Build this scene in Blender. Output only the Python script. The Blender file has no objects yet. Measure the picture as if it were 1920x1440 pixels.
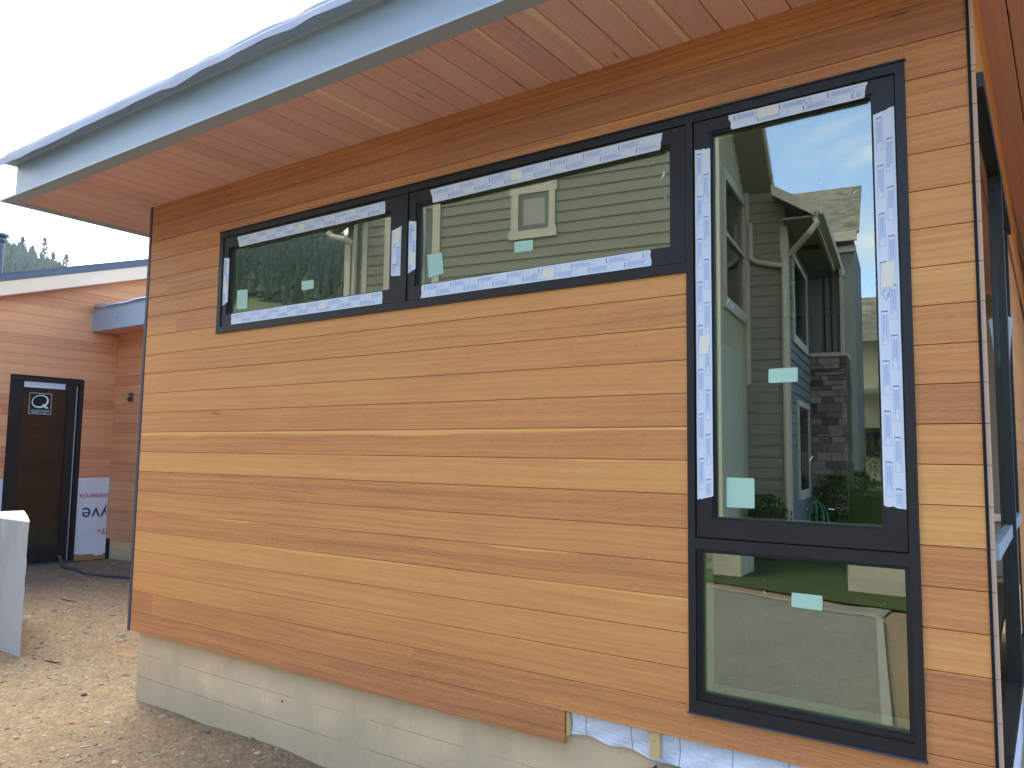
import bpy, math, random
from mathutils import Vector as V, Matrix
R=random.Random(11)
# ---------------------------------------------------------------- camera, sky, sun, exposure
sc=bpy.context.scene; C=sc.collection
YAW,PITCH,ROLL=0.61962,0.09035,0.01378
CAMP=V((0,-2.874,-0.12))
F=V((-math.sin(YAW)*math.cos(PITCH),math.cos(YAW)*math.cos(PITCH),math.sin(PITCH)))
r0=V((math.cos(YAW),math.sin(YAW),0)); u0=r0.cross(F)
RI=r0*math.cos(ROLL)+u0*math.sin(ROLL); UP=-r0*math.sin(ROLL)+u0*math.cos(ROLL)
cd=bpy.data.cameras.new('camera'); cam=bpy.data.objects.new('camera',cd); C.objects.link(cam)
cam.matrix_world=Matrix(((RI.x,UP.x,-F.x,CAMP.x),(RI.y,UP.y,-F.y,CAMP.y),(RI.z,UP.z,-F.z,CAMP.z),(0,0,0,1)))
cd.sensor_width=36; cd.lens=1477.05/1920*36; cd.clip_start=.02; cd.clip_end=3000
sc.camera=cam
SUN_EL,SUN_AZ=math.radians(60),math.radians(-72)      # azimuth from +Y towards +X
sdir=V((math.sin(SUN_AZ)*math.cos(SUN_EL),math.cos(SUN_AZ)*math.cos(SUN_EL),math.sin(SUN_EL)))
sd=bpy.data.lights.new('sun','SUN'); sd.energy=.7; sd.angle=math.radians(28); sd.color=(1,.95,.87)
so=bpy.data.objects.new('sun',sd); C.objects.link(so); so.rotation_euler=sdir.to_track_quat('Z','Y').to_euler()
sc.view_settings.view_transform='Standard'; sc.view_settings.look='None'; sc.view_settings.exposure=2.98; sc.view_settings.gamma=1
sc.cycles.max_bounces=10; sc.cycles.transparent_max_bounces=16; sc.cycles.diffuse_bounces=5; sc.cycles.glossy_bounces=5
sc.cycles.caustics_reflective=False; sc.cycles.caustics_refractive=False

class NT:
    def __init__(s,t): s.t=t
    def n(s,ty,ins=None,**kw):
        x=s.t.nodes.new(ty)
        for k,v in kw.items(): setattr(x,k,v)
        for k,v in (ins or {}).items():
            if isinstance(v,bpy.types.NodeSocket): s.t.links.new(v,x.inputs[k])
            else: x.inputs[k].default_value=v
        return x
    def m(s,op,a,b=0.,c=0.,clamp=False):
        x=s.t.nodes.new('ShaderNodeMath'); x.operation=op; x.use_clamp=clamp
        for i,v in enumerate((a,b,c)):
            if isinstance(v,bpy.types.NodeSocket): s.t.links.new(v,x.inputs[i])
            else: x.inputs[i].default_value=v
        return x.outputs[0]
    def mix(s,f,a,b,mode='MIX'):
        x=s.t.nodes.new('ShaderNodeMix'); x.data_type='RGBA'; x.blend_type=mode
        for i,v in ((0,f),(6,a),(7,b)):
            if isinstance(v,bpy.types.NodeSocket): s.t.links.new(v,x.inputs[i])
            else: x.inputs[i].default_value=v if i==0 else (*v,1) if len(v)==3 else v
        return x.outputs[2]
    def xyz(s,a,b,c):
        return s.n('ShaderNodeCombineXYZ',{0:a,1:b,2:c}).outputs[0]
    def noise(s,vec,scale=1,detail=3,rough=.5,dist=0.):
        return s.n('ShaderNodeTexNoise',{'Vector':vec,'Scale':scale,'Detail':detail,'Roughness':rough,'Distortion':dist}).outputs['Fac']
    def ramp(s,f,stops):
        x=s.t.nodes.new('ShaderNodeValToRGB'); s.t.links.new(f,x.inputs[0]); e=x.color_ramp.elements
        while len(e)<len(stops): e.new(.5)
        for i,(p,c) in enumerate(stops): e[i].position=p; e[i].color=(*c,1) if len(c)==3 else c
        return x.outputs[0]
    def smooth(s,x,lo,hi):
        q=s.n('ShaderNodeMapRange',{0:x,1:lo,2:hi,3:0.,4:1.}); q.interpolation_type='SMOOTHSTEP'; return q.outputs[0]

w=bpy.data.worlds.new('World'); sc.world=w; w.use_nodes=True; wt=w.node_tree; wt.nodes.clear(); W=NT(wt)
sky=W.n('ShaderNodeTexSky',sky_type='NISHITA',sun_disc=False,sun_elevation=SUN_EL,sun_rotation=SUN_AZ,altitude=2500,air_density=1,dust_density=.6,ozone_density=1.2)
geo=W.n('ShaderNodeTexCoord'); sx=W.n('ShaderNodeSeparateXYZ',{0:geo.outputs['Generated']})
up=W.m('MAXIMUM',sx.outputs[2],0.); den=W.m('ADD',up,.22)
pv=W.xyz(W.m('DIVIDE',sx.outputs[0],den),W.m('DIVIDE',sx.outputs[1],den),1.7)
c1=W.noise(pv,.95,7,.56,.35); c2=W.noise(pv,3.1,5,.6)
# more cloud towards -X (upwind side), broken towards -Y
bias=W.m('ADD',W.m('MULTIPLY',sx.outputs[0],-.12),W.m('MULTIPLY',sx.outputs[1],.15))
cc=W.m('ADD',W.m('ADD',c1,W.m('MULTIPLY',W.m('SUBTRACT',c2,.5),.14)),bias)
cm=W.smooth(cc,.43,.57)
cshade=W.ramp(c2,[(.3,(.68,.71,.75)),(.62,(1,.965,.91))])
for hd,hr in ((F+RI*((8-960)/1477.)-UP*((402-720)/1477.),.035),(F+RI*((38-960)/1477.)-UP*((42-720)/1477.),.012)):
    hd=hd.normalized(); dd=W.n('ShaderNodeVectorMath',{0:geo.outputs['Generated'],1:tuple(hd)},operation='DISTANCE').outputs['Value']
    cm=W.m('MULTIPLY',cm,W.smooth(W.m('ADD',dd,W.m('MULTIPLY',W.m('SUBTRACT',W.noise(geo.outputs['Generated'],22,4),.5),.06)),hr*.7,hr*1.25))
skyc=W.n('ShaderNodeBackground',{'Color':sky.outputs[0],'Strength':.11})
nd=W.n('ShaderNodeVectorMath',{0:geo.outputs['Generated'],1:tuple(sdir)},operation='DOT_PRODUCT').outputs['Value']
cst=W.m('ADD',.33,W.m('MULTIPLY',W.m('POWER',W.m('MAXIMUM',W.m('ADD',nd,.05),0.),1.5),.75))    # clouds are brighter round the sun
clc=W.n('ShaderNodeBackground',{'Color':cshade,'Strength':cst})
mx=W.n('ShaderNodeMixShader',{0:cm,1:skyc.outputs[0],2:clc.outputs[0]})
W.n('ShaderNodeOutputWorld',{0:mx.outputs[0]})

# ---------------------------------------------------------------- materials
def mat(name):
    m=bpy.data.materials.new(name); m.use_nodes=True; m.node_tree.nodes.clear(); return m,NT(m.node_tree)
def out(t,sh): t.n('ShaderNodeOutputMaterial',{0:sh})
def princ(t,col,rough=.5,spec=.5,metal=0.,bump=None,bs=.3,bd=.01,**kw):
    ins={'Base Color':col if isinstance(col,bpy.types.NodeSocket) else (*col,1),'Roughness':rough,'Specular IOR Level':spec,'Metallic':metal}
    ins.update(kw)
    if bump is not None:
        b=t.n('ShaderNodeBump',{'Height':bump,'Strength':bs,'Distance':bd}); ins['Normal']=b.outputs[0]
    p=t.n('ShaderNodeBsdfPrincipled',ins); out(t,p.outputs[0]); return p
def plain(name,col,rough=.5,spec=.5,metal=0.,var=.12,sc_=8.,bump=.15,bd=.002):
    m,t=mat(name); o=t.n('ShaderNodeTexCoord').outputs['Object']
    n=t.noise(o,sc_,6,.6); n2=t.noise(o,sc_*14,3,.6)
    k=t.m('ADD',t.m('MULTIPLY',t.m('SUBTRACT',n,.5),var*2),t.m('MULTIPLY',t.m('SUBTRACT',n2,.5),var))
    k=t.m('ADD',k,1.)
    c=t.n('ShaderNodeVectorMath',{0:col,3:k},operation='SCALE').outputs[0]
    rr=t.m('ADD',rough,t.m('MULTIPLY',t.m('SUBTRACT',n,.5),.15))
    princ(t,c,rr,spec,metal,bump=n2,bs=bump,bd=bd); return m
def wood(name,dark,mid,light,knots=.0,band=.55,fine=.4,rough=.5,spec=.3):
    m,t=mat(name)
    uv=t.n('ShaderNodeUVMap').outputs[0]; s=t.n('ShaderNodeSeparateXYZ',{0:uv}); u,v=s.outputs[0],s.outputs[1]
    a=t.n('ShaderNodeAttribute',attribute_name='Col'); sa=t.n('ShaderNodeSeparateColor',{0:a.outputs['Color']})
    tone,seed,sap=sa.outputs[0],sa.outputs[1],sa.outputs[2]
    S=t.m('MULTIPLY',seed,91.)
    w1=t.noise(t.xyz(t.m('MULTIPLY',u,1.1),t.m('MULTIPLY',v,4.),S),1,2,.5)
    vv=t.m('ADD',v,t.m('MULTIPLY',t.m('SUBTRACT',w1,.5),.05))
    # long ribbons, medium figure, fine fibres, short pores
    n1=t.noise(t.xyz(t.m('MULTIPLY',u,.35),t.m('MULTIPLY',vv,55.),S),1,3,.6)
    n2=t.noise(t.xyz(t.m('MULTIPLY',u,1.6),t.m('MULTIPLY',vv,95.),S),1,5,.68)
    n3=t.noise(t.xyz(t.m('MULTIPLY',u,34.),t.m('MULTIPLY',vv,420.),S),1,3,.7)
    n4=t.noise(t.xyz(t.m('MULTIPLY',u,1.5),t.m('MULTIPLY',v,5.),t.m('ADD',S,9.)),1,2,.5)
    f=t.m('ADD',t.m('ADD',.44,t.m('MULTIPLY',t.m('SUBTRACT',tone,.44),.80)),t.m('MULTIPLY',t.m('SUBTRACT',n1,.5),band*1.2))
    f=t.m('ADD',f,t.m('MULTIPLY',t.m('SUBTRACT',n2,.5),fine*2.1))
    f=t.m('ADD',f,t.m('MULTIPLY',t.m('SUBTRACT',n4,.5),.3))
    f=t.m('ADD',f,t.m('MULTIPLY',t.m('SUBTRACT',n3,.5),.9),clamp=True)
    col=t.ramp(f,[(0.,dark),(.45,mid),(1.,light)])
    # streak of pale sapwood along one edge
    e=t.m('ADD',t.m('DIVIDE',v,.13),t.m('MULTIPLY',t.m('SUBTRACT',w1,.5),.5))
    th=t.m('SUBTRACT',1.12,t.m('MULTIPLY',sap,.6))
    sm=t.m('MULTIPLY',t.smooth(t.m('SUBTRACT',e,th),-.01,.05),t.m('GREATER_THAN',sap,.02))
    col=t.mix(sm,col,t.mix(n2,tuple(x*.85 for x in light),tuple(min(1,x*1.18) for x in light)))
    # dark gum marks and knots
    vo=t.n('ShaderNodeTexVoronoi',{'Vector':t.xyz(t.m('MULTIPLY',u,2.4 if knots>.5 else 1.3),t.m('MULTIPLY',v,13.),S),'Scale':1.,'Randomness':1.}).outputs['Distance']
    kk=t.m('SUBTRACT',1.,t.smooth(vo,.03,.10+.05*knots))
    wn=t.n('ShaderNodeTexVoronoi',{'Vector':t.xyz(t.m('MULTIPLY',u,2.4 if knots>.5 else 1.3),t.m('MULTIPLY',v,13.),S),'Scale':1.}).outputs['Color']
    rc=t.n('ShaderNodeSeparateColor',{0:wn}).outputs[0]
    kk=t.m('MULTIPLY',kk,t.m('GREATER_THAN',rc,.86-.5*knots))
    col=t.mix(t.m('MULTIPLY',kk,.75),col,tuple(x*.35 for x in dark))
    princ(t,col,t.m('ADD',rough,t.m('MULTIPLY',n2,.12)),spec,bump=n2,bs=.12,bd=.001)
    return m
M={}
M['siding']=wood('sapele_cladding',(.335,.130,.058),(.625,.258,.084),(.755,.385,.115),0.)
M['wingwood']=wood('sapele_cladding_wing',(.52,.20,.095),(.76,.34,.155),(.84,.48,.20),0.)
M['soffit']=wood('cedar_soffit',(.52,.28,.24),(.73,.43,.365),(.82,.58,.42),1.,band=.35,fine=.3)
M['endgrain']=plain('cut_board_ends',(.60,.40,.265),.7,.2,var=.12,sc_=30)
M['black']=plain('black_window_metal',(.0155,.015,.0145),.45,.4,var=.12,sc_=5)
M['trimm']=plain('charcoal_corner_trim',(.055,.062,.085),.5,.4,var=.08)
M['steel']=plain('primed_steel_beam',(.325,.385,.43),.45,.5,var=.05,sc_=2.2,bump=.06)
M['membrane']=plain('grey_roof_membrane',(.34,.38,.46),.6,.4,var=.08,sc_=3)
M['drywall']=plain('interior_drywall',(.60,.60,.44),.8,.2,var=.05)
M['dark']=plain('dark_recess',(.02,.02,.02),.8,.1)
M['sill']=plain('primed_white_reveal',(.72,.76,.70),.5,.3,var=.04)
M['reveal']=plain('primed_jamb_liner',(.50,.51,.40),.5,.3,var=.04)
M['tape']=plain('white_protective_tape',(.68,.71,.74),.45,.35,var=.03,sc_=4,bump=.3,bd=.003)
M['ink']=plain('blue_tape_print',(.16,.20,.42),.6,.2)
M['pale_ink']=plain('pale_grey_print',(.40,.48,.66),.6,.2)
M['pen']=plain('black_marker',(.12,.13,.2),.6,.2)
M['cream']=plain('cream_masking_tape',(.80,.74,.60),.6,.2,var=.04)
M['sticker']=plain('pale_green_sticker',(.43,.62,.47),.5,.3,var=.05,sc_=18)
M['wrap']=plain('white_house_wrap',(.72,.74,.78),.55,.3,var=.07,sc_=4,bump=.5,bd=.01)
M['red']=plain('red_print',(.55,.05,.06),.6,.2)
M['navy']=plain('navy_print',(.035,.05,.12),.6,.2)
M['pine']=plain('raw_pine_lumber',(.62,.42,.18),.65,.25,var=.15,sc_=14)
M['osb']=plain('osb_sheathing',(.40,.23,.10),.75,.2,var=.5,sc_=40)
M['glvl']=plain('beige_fascia_board',(.85,.64,.44),.7,.2,var=.05,sc_=6)
M['flash']=plain('dark_blue_flashing',(.07,.085,.12),.4,.5,var=.08)
M['rubber']=plain('dark_grey_hose_rubber',(.06,.062,.07),.5,.4)
M['stucco_w']=plain('white_trim_paint',(.52,.50,.42),.6,.3,var=.05)
M['nsiding']=plain('grey_green_lap_siding',(.235,.245,.205),.7,.25,var=.07,sc_=3)
M['nside2']=plain('blue_grey_lap_siding',(.17,.19,.19),.7,.25,var=.08,sc_=3)
M['nbatten']=plain('pale_board_batten',(.47,.46,.36),.7,.25,var=.06)
M['nsoffit']=plain('grey_green_eave_soffit',(.22,.22,.18),.8,.2,var=.05)
M['kerb']=plain('pale_concrete_kerb',(.24,.235,.20),.85,.2,var=.1)
M['teal']=plain('teal_wire',(.15,.42,.38),.5,.4)
M['interiorfloor']=plain('plywood_subfloor',(.30,.22,.14),.8,.2,var=.2,sc_=6)

def concrete(name,c,form=True,warm=(.40,.33,.22)):
    m,t=mat(name); o=t.n('ShaderNodeTexCoord').outputs['Object']; s=t.n('ShaderNodeSeparateXYZ',{0:o})
    n=t.noise(o,2.2,6,.62); n2=t.noise(o,38,4,.6); n3=t.noise(o,.9,4,.6)
    col=t.mix(n3,tuple(x*.82 for x in c),tuple(x*1.12 for x in c))
    z=s.outputs[2]; n5=t.noise(t.xyz(t.m('MULTIPLY',s.outputs[0],2.6),t.m('MULTIPLY',s.outputs[1],2.6),t.m('MULTIPLY',z,.9)),1,5,.65); col=t.mix(t.m('MULTIPLY',t.smooth(n5,.45,.66),.38),col,tuple(x*.62 for x in c))
    col=t.mix(t.m('MULTIPLY',t.smooth(n,.56,.7),.35),col,tuple(min(1,x*1.25) for x in c))
    dirt=t.m('MULTIPLY',t.smooth(t.m('ADD',z,t.m('MULTIPLY',t.m('SUBTRACT',n,.5),.5)),-1.40,-1.66),.65) if form else t.m('MULTIPLY',n,.12)
    col=t.mix(dirt,col,warm)
    col=t.mix(t.m('MULTIPLY',t.m('SUBTRACT',n2,.5),.35,clamp=True),col,(.12,.10,.07))
    h=n2
    if form:
        zz=t.m('ADD',z,t.m('MULTIPLY',t.m('SUBTRACT',n,.5),.004))
        l1=t.m('SUBTRACT',1.,t.smooth(t.m('ABSOLUTE',t.m('ADD',zz,1.455)),.0008,.003))
        l2=t.m('SUBTRACT',1.,t.smooth(t.m('ABSOLUTE',t.m('ADD',zz,1.60)),.001,.004))
        fx=t.m('ABSOLUTE',t.m('SUBTRACT',t.m('FRACT',t.m('ADD',t.m('DIVIDE',s.outputs[0],.44),.07)),.5))
        l3=t.m('SUBTRACT',1.,t.smooth(fx,.001,.014))
        l3=t.m('MULTIPLY',l3,t.smooth(t.noise(t.xyz(s.outputs[0],t.m('MULTIPLY',z,3.),0.),4,3),.42,.6)); l3=t.m('MULTIPLY',l3,.18)
        ll=t.m('MULTIPLY',t.m('MAXIMUM',t.m('MULTIPLY',t.m('MAXIMUM',l1,l2),t.smooth(n,.40,.5)),l3),.5)
        col=t.mix(ll,col,(.13,.10,.07))
        fw=t.m('ABSOLUTE',t.m('SUBTRACT',t.m('FRACT',t.m('MULTIPLY',s.outputs[0],9.)),.5))
    vo=t.n('ShaderNodeTexVoronoi',{'Vector':o,'Scale':30.}); vd=vo.outputs['Distance']
    rc=t.n('ShaderNodeSeparateColor',{0:vo.outputs['Color']}).outputs[0]
    hole=t.m('MULTIPLY',t.m('SUBTRACT',1.,t.smooth(vd,.05,.12)),t.m('GREATER_THAN',rc,.82))
    col=t.mix(t.m('MULTIPLY',hole,.55),col,(.07,.06,.045))
    princ(t,col,.85,.2,bump=t.m('SUBTRACT',t.m('MULTIPLY',n2,.3),hole),bs=.5,bd=.004); return m
M['fnd']=concrete('cast_concrete_foundation',(.73,.535,.315))
M['blk']=concrete('cast_concrete_block',(.44,.42,.385),False,(.36,.33,.28))
M['blkfar']=concrete('pale_concrete_block',(.50,.47,.37),False,(.36,.33,.25))

def ground_mat(name,base,tan,dark,scale=1.,rust=.4):
    m,t=mat(name); o=t.n('ShaderNodeTexCoord').outputs['Object']
    n=t.noise(o,.7*scale,5,.6); n2=t.noise(o,14*scale,5,.65); n3=t.noise(o,2.3*scale,4,.6)
    col=t.mix(t.smooth(n,.35,.65),base,tan)
    vo=t.n('ShaderNodeTexVoronoi',{'Vector':o,'Scale':55.*scale}); rc=t.n('ShaderNodeSeparateColor',{0:vo.outputs['Color']})
    col=t.mix(t.m('MULTIPLY',t.m('GREATER_THAN',rc.outputs[0],.55),.45),col,t.ramp(rc.outputs[1],[(0,dark),(.5,tuple(x*.8 for x in base)),(1,(.36,.31,.25))]))
    col=t.mix(t.m('MULTIPLY',t.smooth(n3,.58,.72),rust),col,(.40,.20,.09))
    col=t.mix(t.m('MULTIPLY',t.smooth(n2,.35,.7),.3),col,tuple(x*.55 for x in dark))
    h=t.m('ADD',t.m('MULTIPLY',n2,1.),t.m('MULTIPLY',t.m('SUBTRACT',1.,vo.outputs['Distance']),.5))
    princ(t,col,.95,.1,bump=h,bs=.7,bd=.02); return m
M['dirt']=ground_mat('gravelly_dirt',(.215,.155,.090),(.23,.16,.092),(.12,.092,.06))
m,t=mat('pebbles'); a=t.n('ShaderNodeAttribute',attribute_name='Col').outputs['Color']; princ(t,a,.85,.2); M['pebble']=m
m,t=mat('leafy_green'); a=t.n('ShaderNodeAttribute',attribute_name='Col').outputs['Color']; princ(t,a,.8,.15); M['leaf']=m
M['drive']=ground_mat('grey_gravel_drive',(.17,.17,.15),(.19,.185,.16),(.11,.11,.095),rust=0.)
M['bark']=plain('conifer_bark',(.10,.065,.04),.9,.1,var=.3)
m,t=mat('lawn_grass'); o=t.n('ShaderNodeTexCoord').outputs['Object']; n=t.noise(o,1.3,5,.6); n2=t.noise(o,60,3,.7)
princ(t,t.mix(t.m('ADD',t.m('MULTIPLY',n,.6),t.m('MULTIPLY',n2,.4)),(.03,.048,.016),(.085,.115,.042)),.9,.1,bump=n2,bs=.8,bd=.03); M['lawn']=m
m,t=mat('meadow_hillside'); o=t.n('ShaderNodeTexCoord').outputs['Object']; n=t.noise(o,.03,5,.6)
princ(t,t.mix(n,(.075,.095,.04),(.14,.15,.07)),.95,.05); M['hill']=m
m,t=mat('asphalt_shingles'); o=t.n('ShaderNodeTexCoord').outputs['Object']; s=t.n('ShaderNodeSeparateXYZ',{0:o})
z=t.m('MULTIPLY',s.outputs[2],11.); row=t.m('FLOOR',z); fr=t.m('FRACT',z)
cell=t.n('ShaderNodeTexWhiteNoise',{'Vector':t.xyz(t.m('FLOOR',t.m('MULTIPLY',t.m('ADD',s.outputs[0],t.m('MULTIPLY',row,.37)),5.)),row,0.)}).outputs['Value']
col=t.mix(cell,(.13,.125,.10),(.26,.245,.20)); col=t.mix(t.m('SUBTRACT',1.,t.smooth(fr,.0,.2)),col,(.05,.05,.045))
princ(t,col,.95,.1,bump=fr,bs=.6,bd=.02); M['shingle']=m
m,t=mat('stone_veneer'); a=t.n('ShaderNodeAttribute',attribute_name='Col').outputs['Color']; o=t.n('ShaderNodeTexCoord').outputs['Object']; n=t.noise(o,14,5,.65)
princ(t,t.mix(t.m('MULTIPLY',n,.8),a,(.07,.065,.06)),.9,.15,bump=n,bs=.7,bd=.02); M['stone']=m
def glass(name,fac,tint,gcol=(1,1,1),rough=0.):
    m,t=mat(name)
    fr=t.n('ShaderNodeLayerWeight',{'Blend':.5}).outputs['Facing']      # same from both faces of the pane
    f=t.m('ADD',fac+.02,t.m('MULTIPLY',t.m('POWER',fr,4.),.7),clamp=True)
    tr=t.n('ShaderNodeBsdfTransparent',{0:(*tint,1)}); gl=t.n('ShaderNodeBsdfGlossy',{'Color':(*gcol,1),'Roughness':rough})
    mxx=t.n('ShaderNodeMixShader',{0:f,1:tr.outputs[0],2:gl.outputs[0]}); out(t,mxx.outputs[0]); return m
M['glass']=glass('tinted_low_e_glass',.18,(.78,.83,.66),(1,1,.95))
M['doorglass']=glass('dark_door_glass',.05,(.4,.5,.48))
M['farglass']=glass('neighbour_glass',.14,(.3,.3,.3))

# ---------------------------------------------------------------- mesh helpers
class MB:
    def __init__(s): s.v=[];s.f=[];s.mi=[];s.uv=[];s.col=[]
    def face(s,pts,mi=0,uvs=None,col=(.5,.5,0,1)):
        b=len(s.v); s.v+= [tuple(p) for p in pts]; s.f.append(tuple(range(b,b+len(pts)))); s.mi.append(mi)
        s.uv+= uvs or [(0,0)]*len(pts); s.col+=[col]*len(pts)
    def mesh(s,vs,fs,mi=0,col=(.5,.5,0,1)):
        b=len(s.v); s.v+=[tuple(p) for p in vs]
        for f in fs: s.f.append(tuple(b+i for i in f)); s.mi.append(mi); s.uv+=[(0,0)]*len(f); s.col+=[col]*len(f)
    def box(s,x0,x1,y0,y1,z0,z1,mi=0,T=None,col=(.5,.5,0,1),jit=0):
        vs=[V((x,y,z)) for x in (x0,x1) for y in (y0,y1) for z in (z0,z1)]
        if jit: vs=[p+V((R.uniform(-jit,jit),R.uniform(-jit,jit),R.uniform(-jit,jit))) for p in vs]
        if T: vs=[T(p) for p in vs]
        s.mesh(vs,[(0,1,3,2),(4,6,7,5),(0,4,5,1),(2,3,7,6),(0,2,6,4),(1,5,7,3)],mi,col)
    def board(s,p,U,A,N,L,W_,Th,tone,seed,sap=0,u0=0.,v0=0.,g=.0011,c=.0012,mi=0,miend=None,gb=None,gt=None):
        """prism along U; A across; N outward; front face in the plane through p"""
        p=V(p);U=V(U);A=V(A);N=V(N); gb=g if gb is None else gb; gt=g if gt is None else gt
        pr=[(gb,-Th),(gb,-c),(gb+c,0),(W_-gt-c,0),(W_-gt,-c),(W_-gt,-Th)]
        e=.0004
        col=(tone,seed,sap,1)
        a=[p+U*e+A*x+N*y for x,y in pr]; b=[p+U*(L-e)+A*x+N*y for x,y in pr]
        for i in range(6):
            j=(i+1)%6
            s.face([a[i],b[i],b[j],a[j]],mi,[(u0,v0+pr[i][0]),(u0+L,v0+pr[i][0]),(u0+L,v0+pr[j][0]),(u0,v0+pr[j][0])],col)
        me=mi if miend is None else miend
        s.face(a[::-1],me,[(u0,v0+x) for x,y in pr][::-1],col); s.face(b,me,[(u0+L,v0+x) for x,y in pr],col)
    def tube(s,pts,r,seg=8,mi=0,col=(.5,.5,0,1),caps=True):
        pts=[V(p) for p in pts]; rr=r if isinstance(r,(list,tuple)) else [r]*len(pts); rings=[]
        for i,p in enumerate(pts):
            d=(pts[min(i+1,len(pts)-1)]-pts[max(i-1,0)]).normalized()
            a=d.cross(V((0,0,1)) if abs(d.z)<.95 else V((1,0,0))).normalized(); b=d.cross(a)
            rings.append([p+(a*math.cos(k*2*math.pi/seg)+b*math.sin(k*2*math.pi/seg))*rr[i] for k in range(seg)])
        vs=[q for ring in rings for q in ring]; fs=[]
        for i in range(len(pts)-1):
            for k in range(seg):
                k2=(k+1)%seg; fs.append((i*seg+k,i*seg+k2,(i+1)*seg+k2,(i+1)*seg+k))
        if caps: fs.append(tuple(range(seg))[::-1]); fs.append(tuple((len(pts)-1)*seg+k for k in range(seg)))
        s.mesh(vs,fs,mi,col)
    def build(s,name,mats,parent=None,smooth=False,**kw):
        me=bpy.data.meshes.new(name); me.from_pydata(s.v,[],s.f)
        for m_ in (mats if isinstance(mats,list) else [mats]): me.materials.append(M[m_] if isinstance(m_,str) else m_)
        me.polygons.foreach_set('material_index',s.mi)
        l=me.uv_layers.new(name='UVMap'); l.data.foreach_set('uv',[c for q in s.uv for c in q])
        a=me.color_attributes.new('Col','FLOAT_COLOR','CORNER'); a.data.foreach_set('color',[c for q in s.col for c in q])
        if smooth: me.polygons.foreach_set('use_smooth',[True]*len(s.f))
        me.update(); o=bpy.data.objects.new(name,me); C.objects.link(o)
        if parent is not None:
            o.parent=parent; b=parent
            off=V((0,0,0))
            while b is not None:
                off+=b.location; b=b.parent
                if b is not None: pass
            if parent.type=='EMPTY': o.matrix_parent_inverse=Matrix.Translation(-parent.location)
        for k,v in kw.items(): o[k]=v
        return o
def thing(name,label,cat,loc=(0,0,0),group=None):
    o=bpy.data.objects.new(name,None); C.objects.link(o); o.location=loc; o.empty_display_size=.2; o['label']=label; o['category']=cat
    if group: o['group']=group
    return o
def text_geo(txt,size,shear=0.):
    cu=bpy.data.curves.new('t','FONT'); cu.body=txt; cu.size=size; cu.shear=shear; cu.align_x='CENTER'; cu.align_y='CENTER'; cu.resolution_u=3
    o=bpy.data.objects.new('t',cu); C.objects.link(o); bpy.context.view_layer.update()
    me=bpy.data.meshes.new_from_object(o.evaluated_get(bpy.context.evaluated_depsgraph_get()))
    vs=[v.co.copy() for v in me.vertices]; fs=[tuple(p.vertices) for p in me.polygons]
    bpy.data.objects.remove(o); bpy.data.meshes.remove(me); bpy.data.curves.remove(cu); return vs,fs
X_,Y_,Z_=V((1,0,0)),V((0,1,0)),V((0,0,1))
B=.13
# ================================================================ THE HOUSE
house=thing('house','new flat-roofed house wall in orange wood cladding with black windows above a concrete foundation','house',(-2.6,2.5,-1.77))
def gx(x,y): # ground height
    z=-1.77+.19*max(0,min(1,(-x-5.6)/4.2))+.004*max(0,-y)
    if y<-1: z+=.028*min(8,-y-1)
    return z
ZT=1.553
tones={11:.12,10:.02,9:.24,8:.30,7:.28,6:.30,5:.42,4:.62,3:.47,2:.55,1:.58,0:.48,-1:.42,-2:.72,-3:.36,-4:.50,-5:.34,-6:.66,-7:.56,-8:.52,-9:.22,-10:.16}  # top rows: browner boards, toned down further to paint in overhang shade
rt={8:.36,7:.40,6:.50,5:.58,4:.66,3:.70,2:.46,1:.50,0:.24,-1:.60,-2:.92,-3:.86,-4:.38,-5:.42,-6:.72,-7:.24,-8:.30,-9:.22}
saps={-1:.45,-2:.28,-5:.25,4:.3,-6:.3,3:.0,10:.0}
joints={-9:[(-4.86,None),(-2.607,.27)],-8:[(-3.9,.50)],5:[(-4.75,.30)],7:[(-4.9,.25)]}
HX0,HX1=-5.108,-.2335
TX0,TX1,TZ0,TZ1=-1.2125,-.4205,-1.0625,1.2425     # tall opening
SX0,SZ0,SZ1=-4.305,.6095,1.2425                  # strip opening
clad=MB()
def pieces(row,x0,x1,tone,seed,sap):
    z0,z1=row*B,min((row+1)*B,ZT)
    segs=[(x0,x1,z0,z1)]
    def cut(segs,a,b,c,d):
        o=[]
        for (p,q,r,s) in segs:
            if q<=a or p>=b or s<=c or r>=d: o.append((p,q,r,s)); continue
            if p<a: o.append((p,a,r,s))
            if q>b: o.append((b,q,r,s))
            lo,hi=max(p,a),min(q,b)
            if r<c: o.append((lo,hi,r,c))
            if s>d: o.append((lo,hi,d,s))
        return o
    segs=cut(segs,SX0,TX0+.001,SZ0,SZ1); segs=cut(segs,TX0,TX1,TZ0,TZ1)
    for (p,q,r,s) in segs:
        tn=tone; sd_=seed; sp=sap
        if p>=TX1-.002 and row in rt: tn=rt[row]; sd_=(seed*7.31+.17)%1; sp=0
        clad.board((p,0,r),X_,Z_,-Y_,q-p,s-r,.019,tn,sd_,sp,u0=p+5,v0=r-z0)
for row in range(-10,12):
    xe=-1.7595 if row==-10 else HX1
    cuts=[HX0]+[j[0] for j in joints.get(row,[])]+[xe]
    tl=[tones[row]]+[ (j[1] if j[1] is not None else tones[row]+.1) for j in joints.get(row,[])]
    for i in range(len(cuts)-1): pieces(row,cuts[i],cuts[i+1],tl[i],R.random(),saps.get(row,0))
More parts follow.
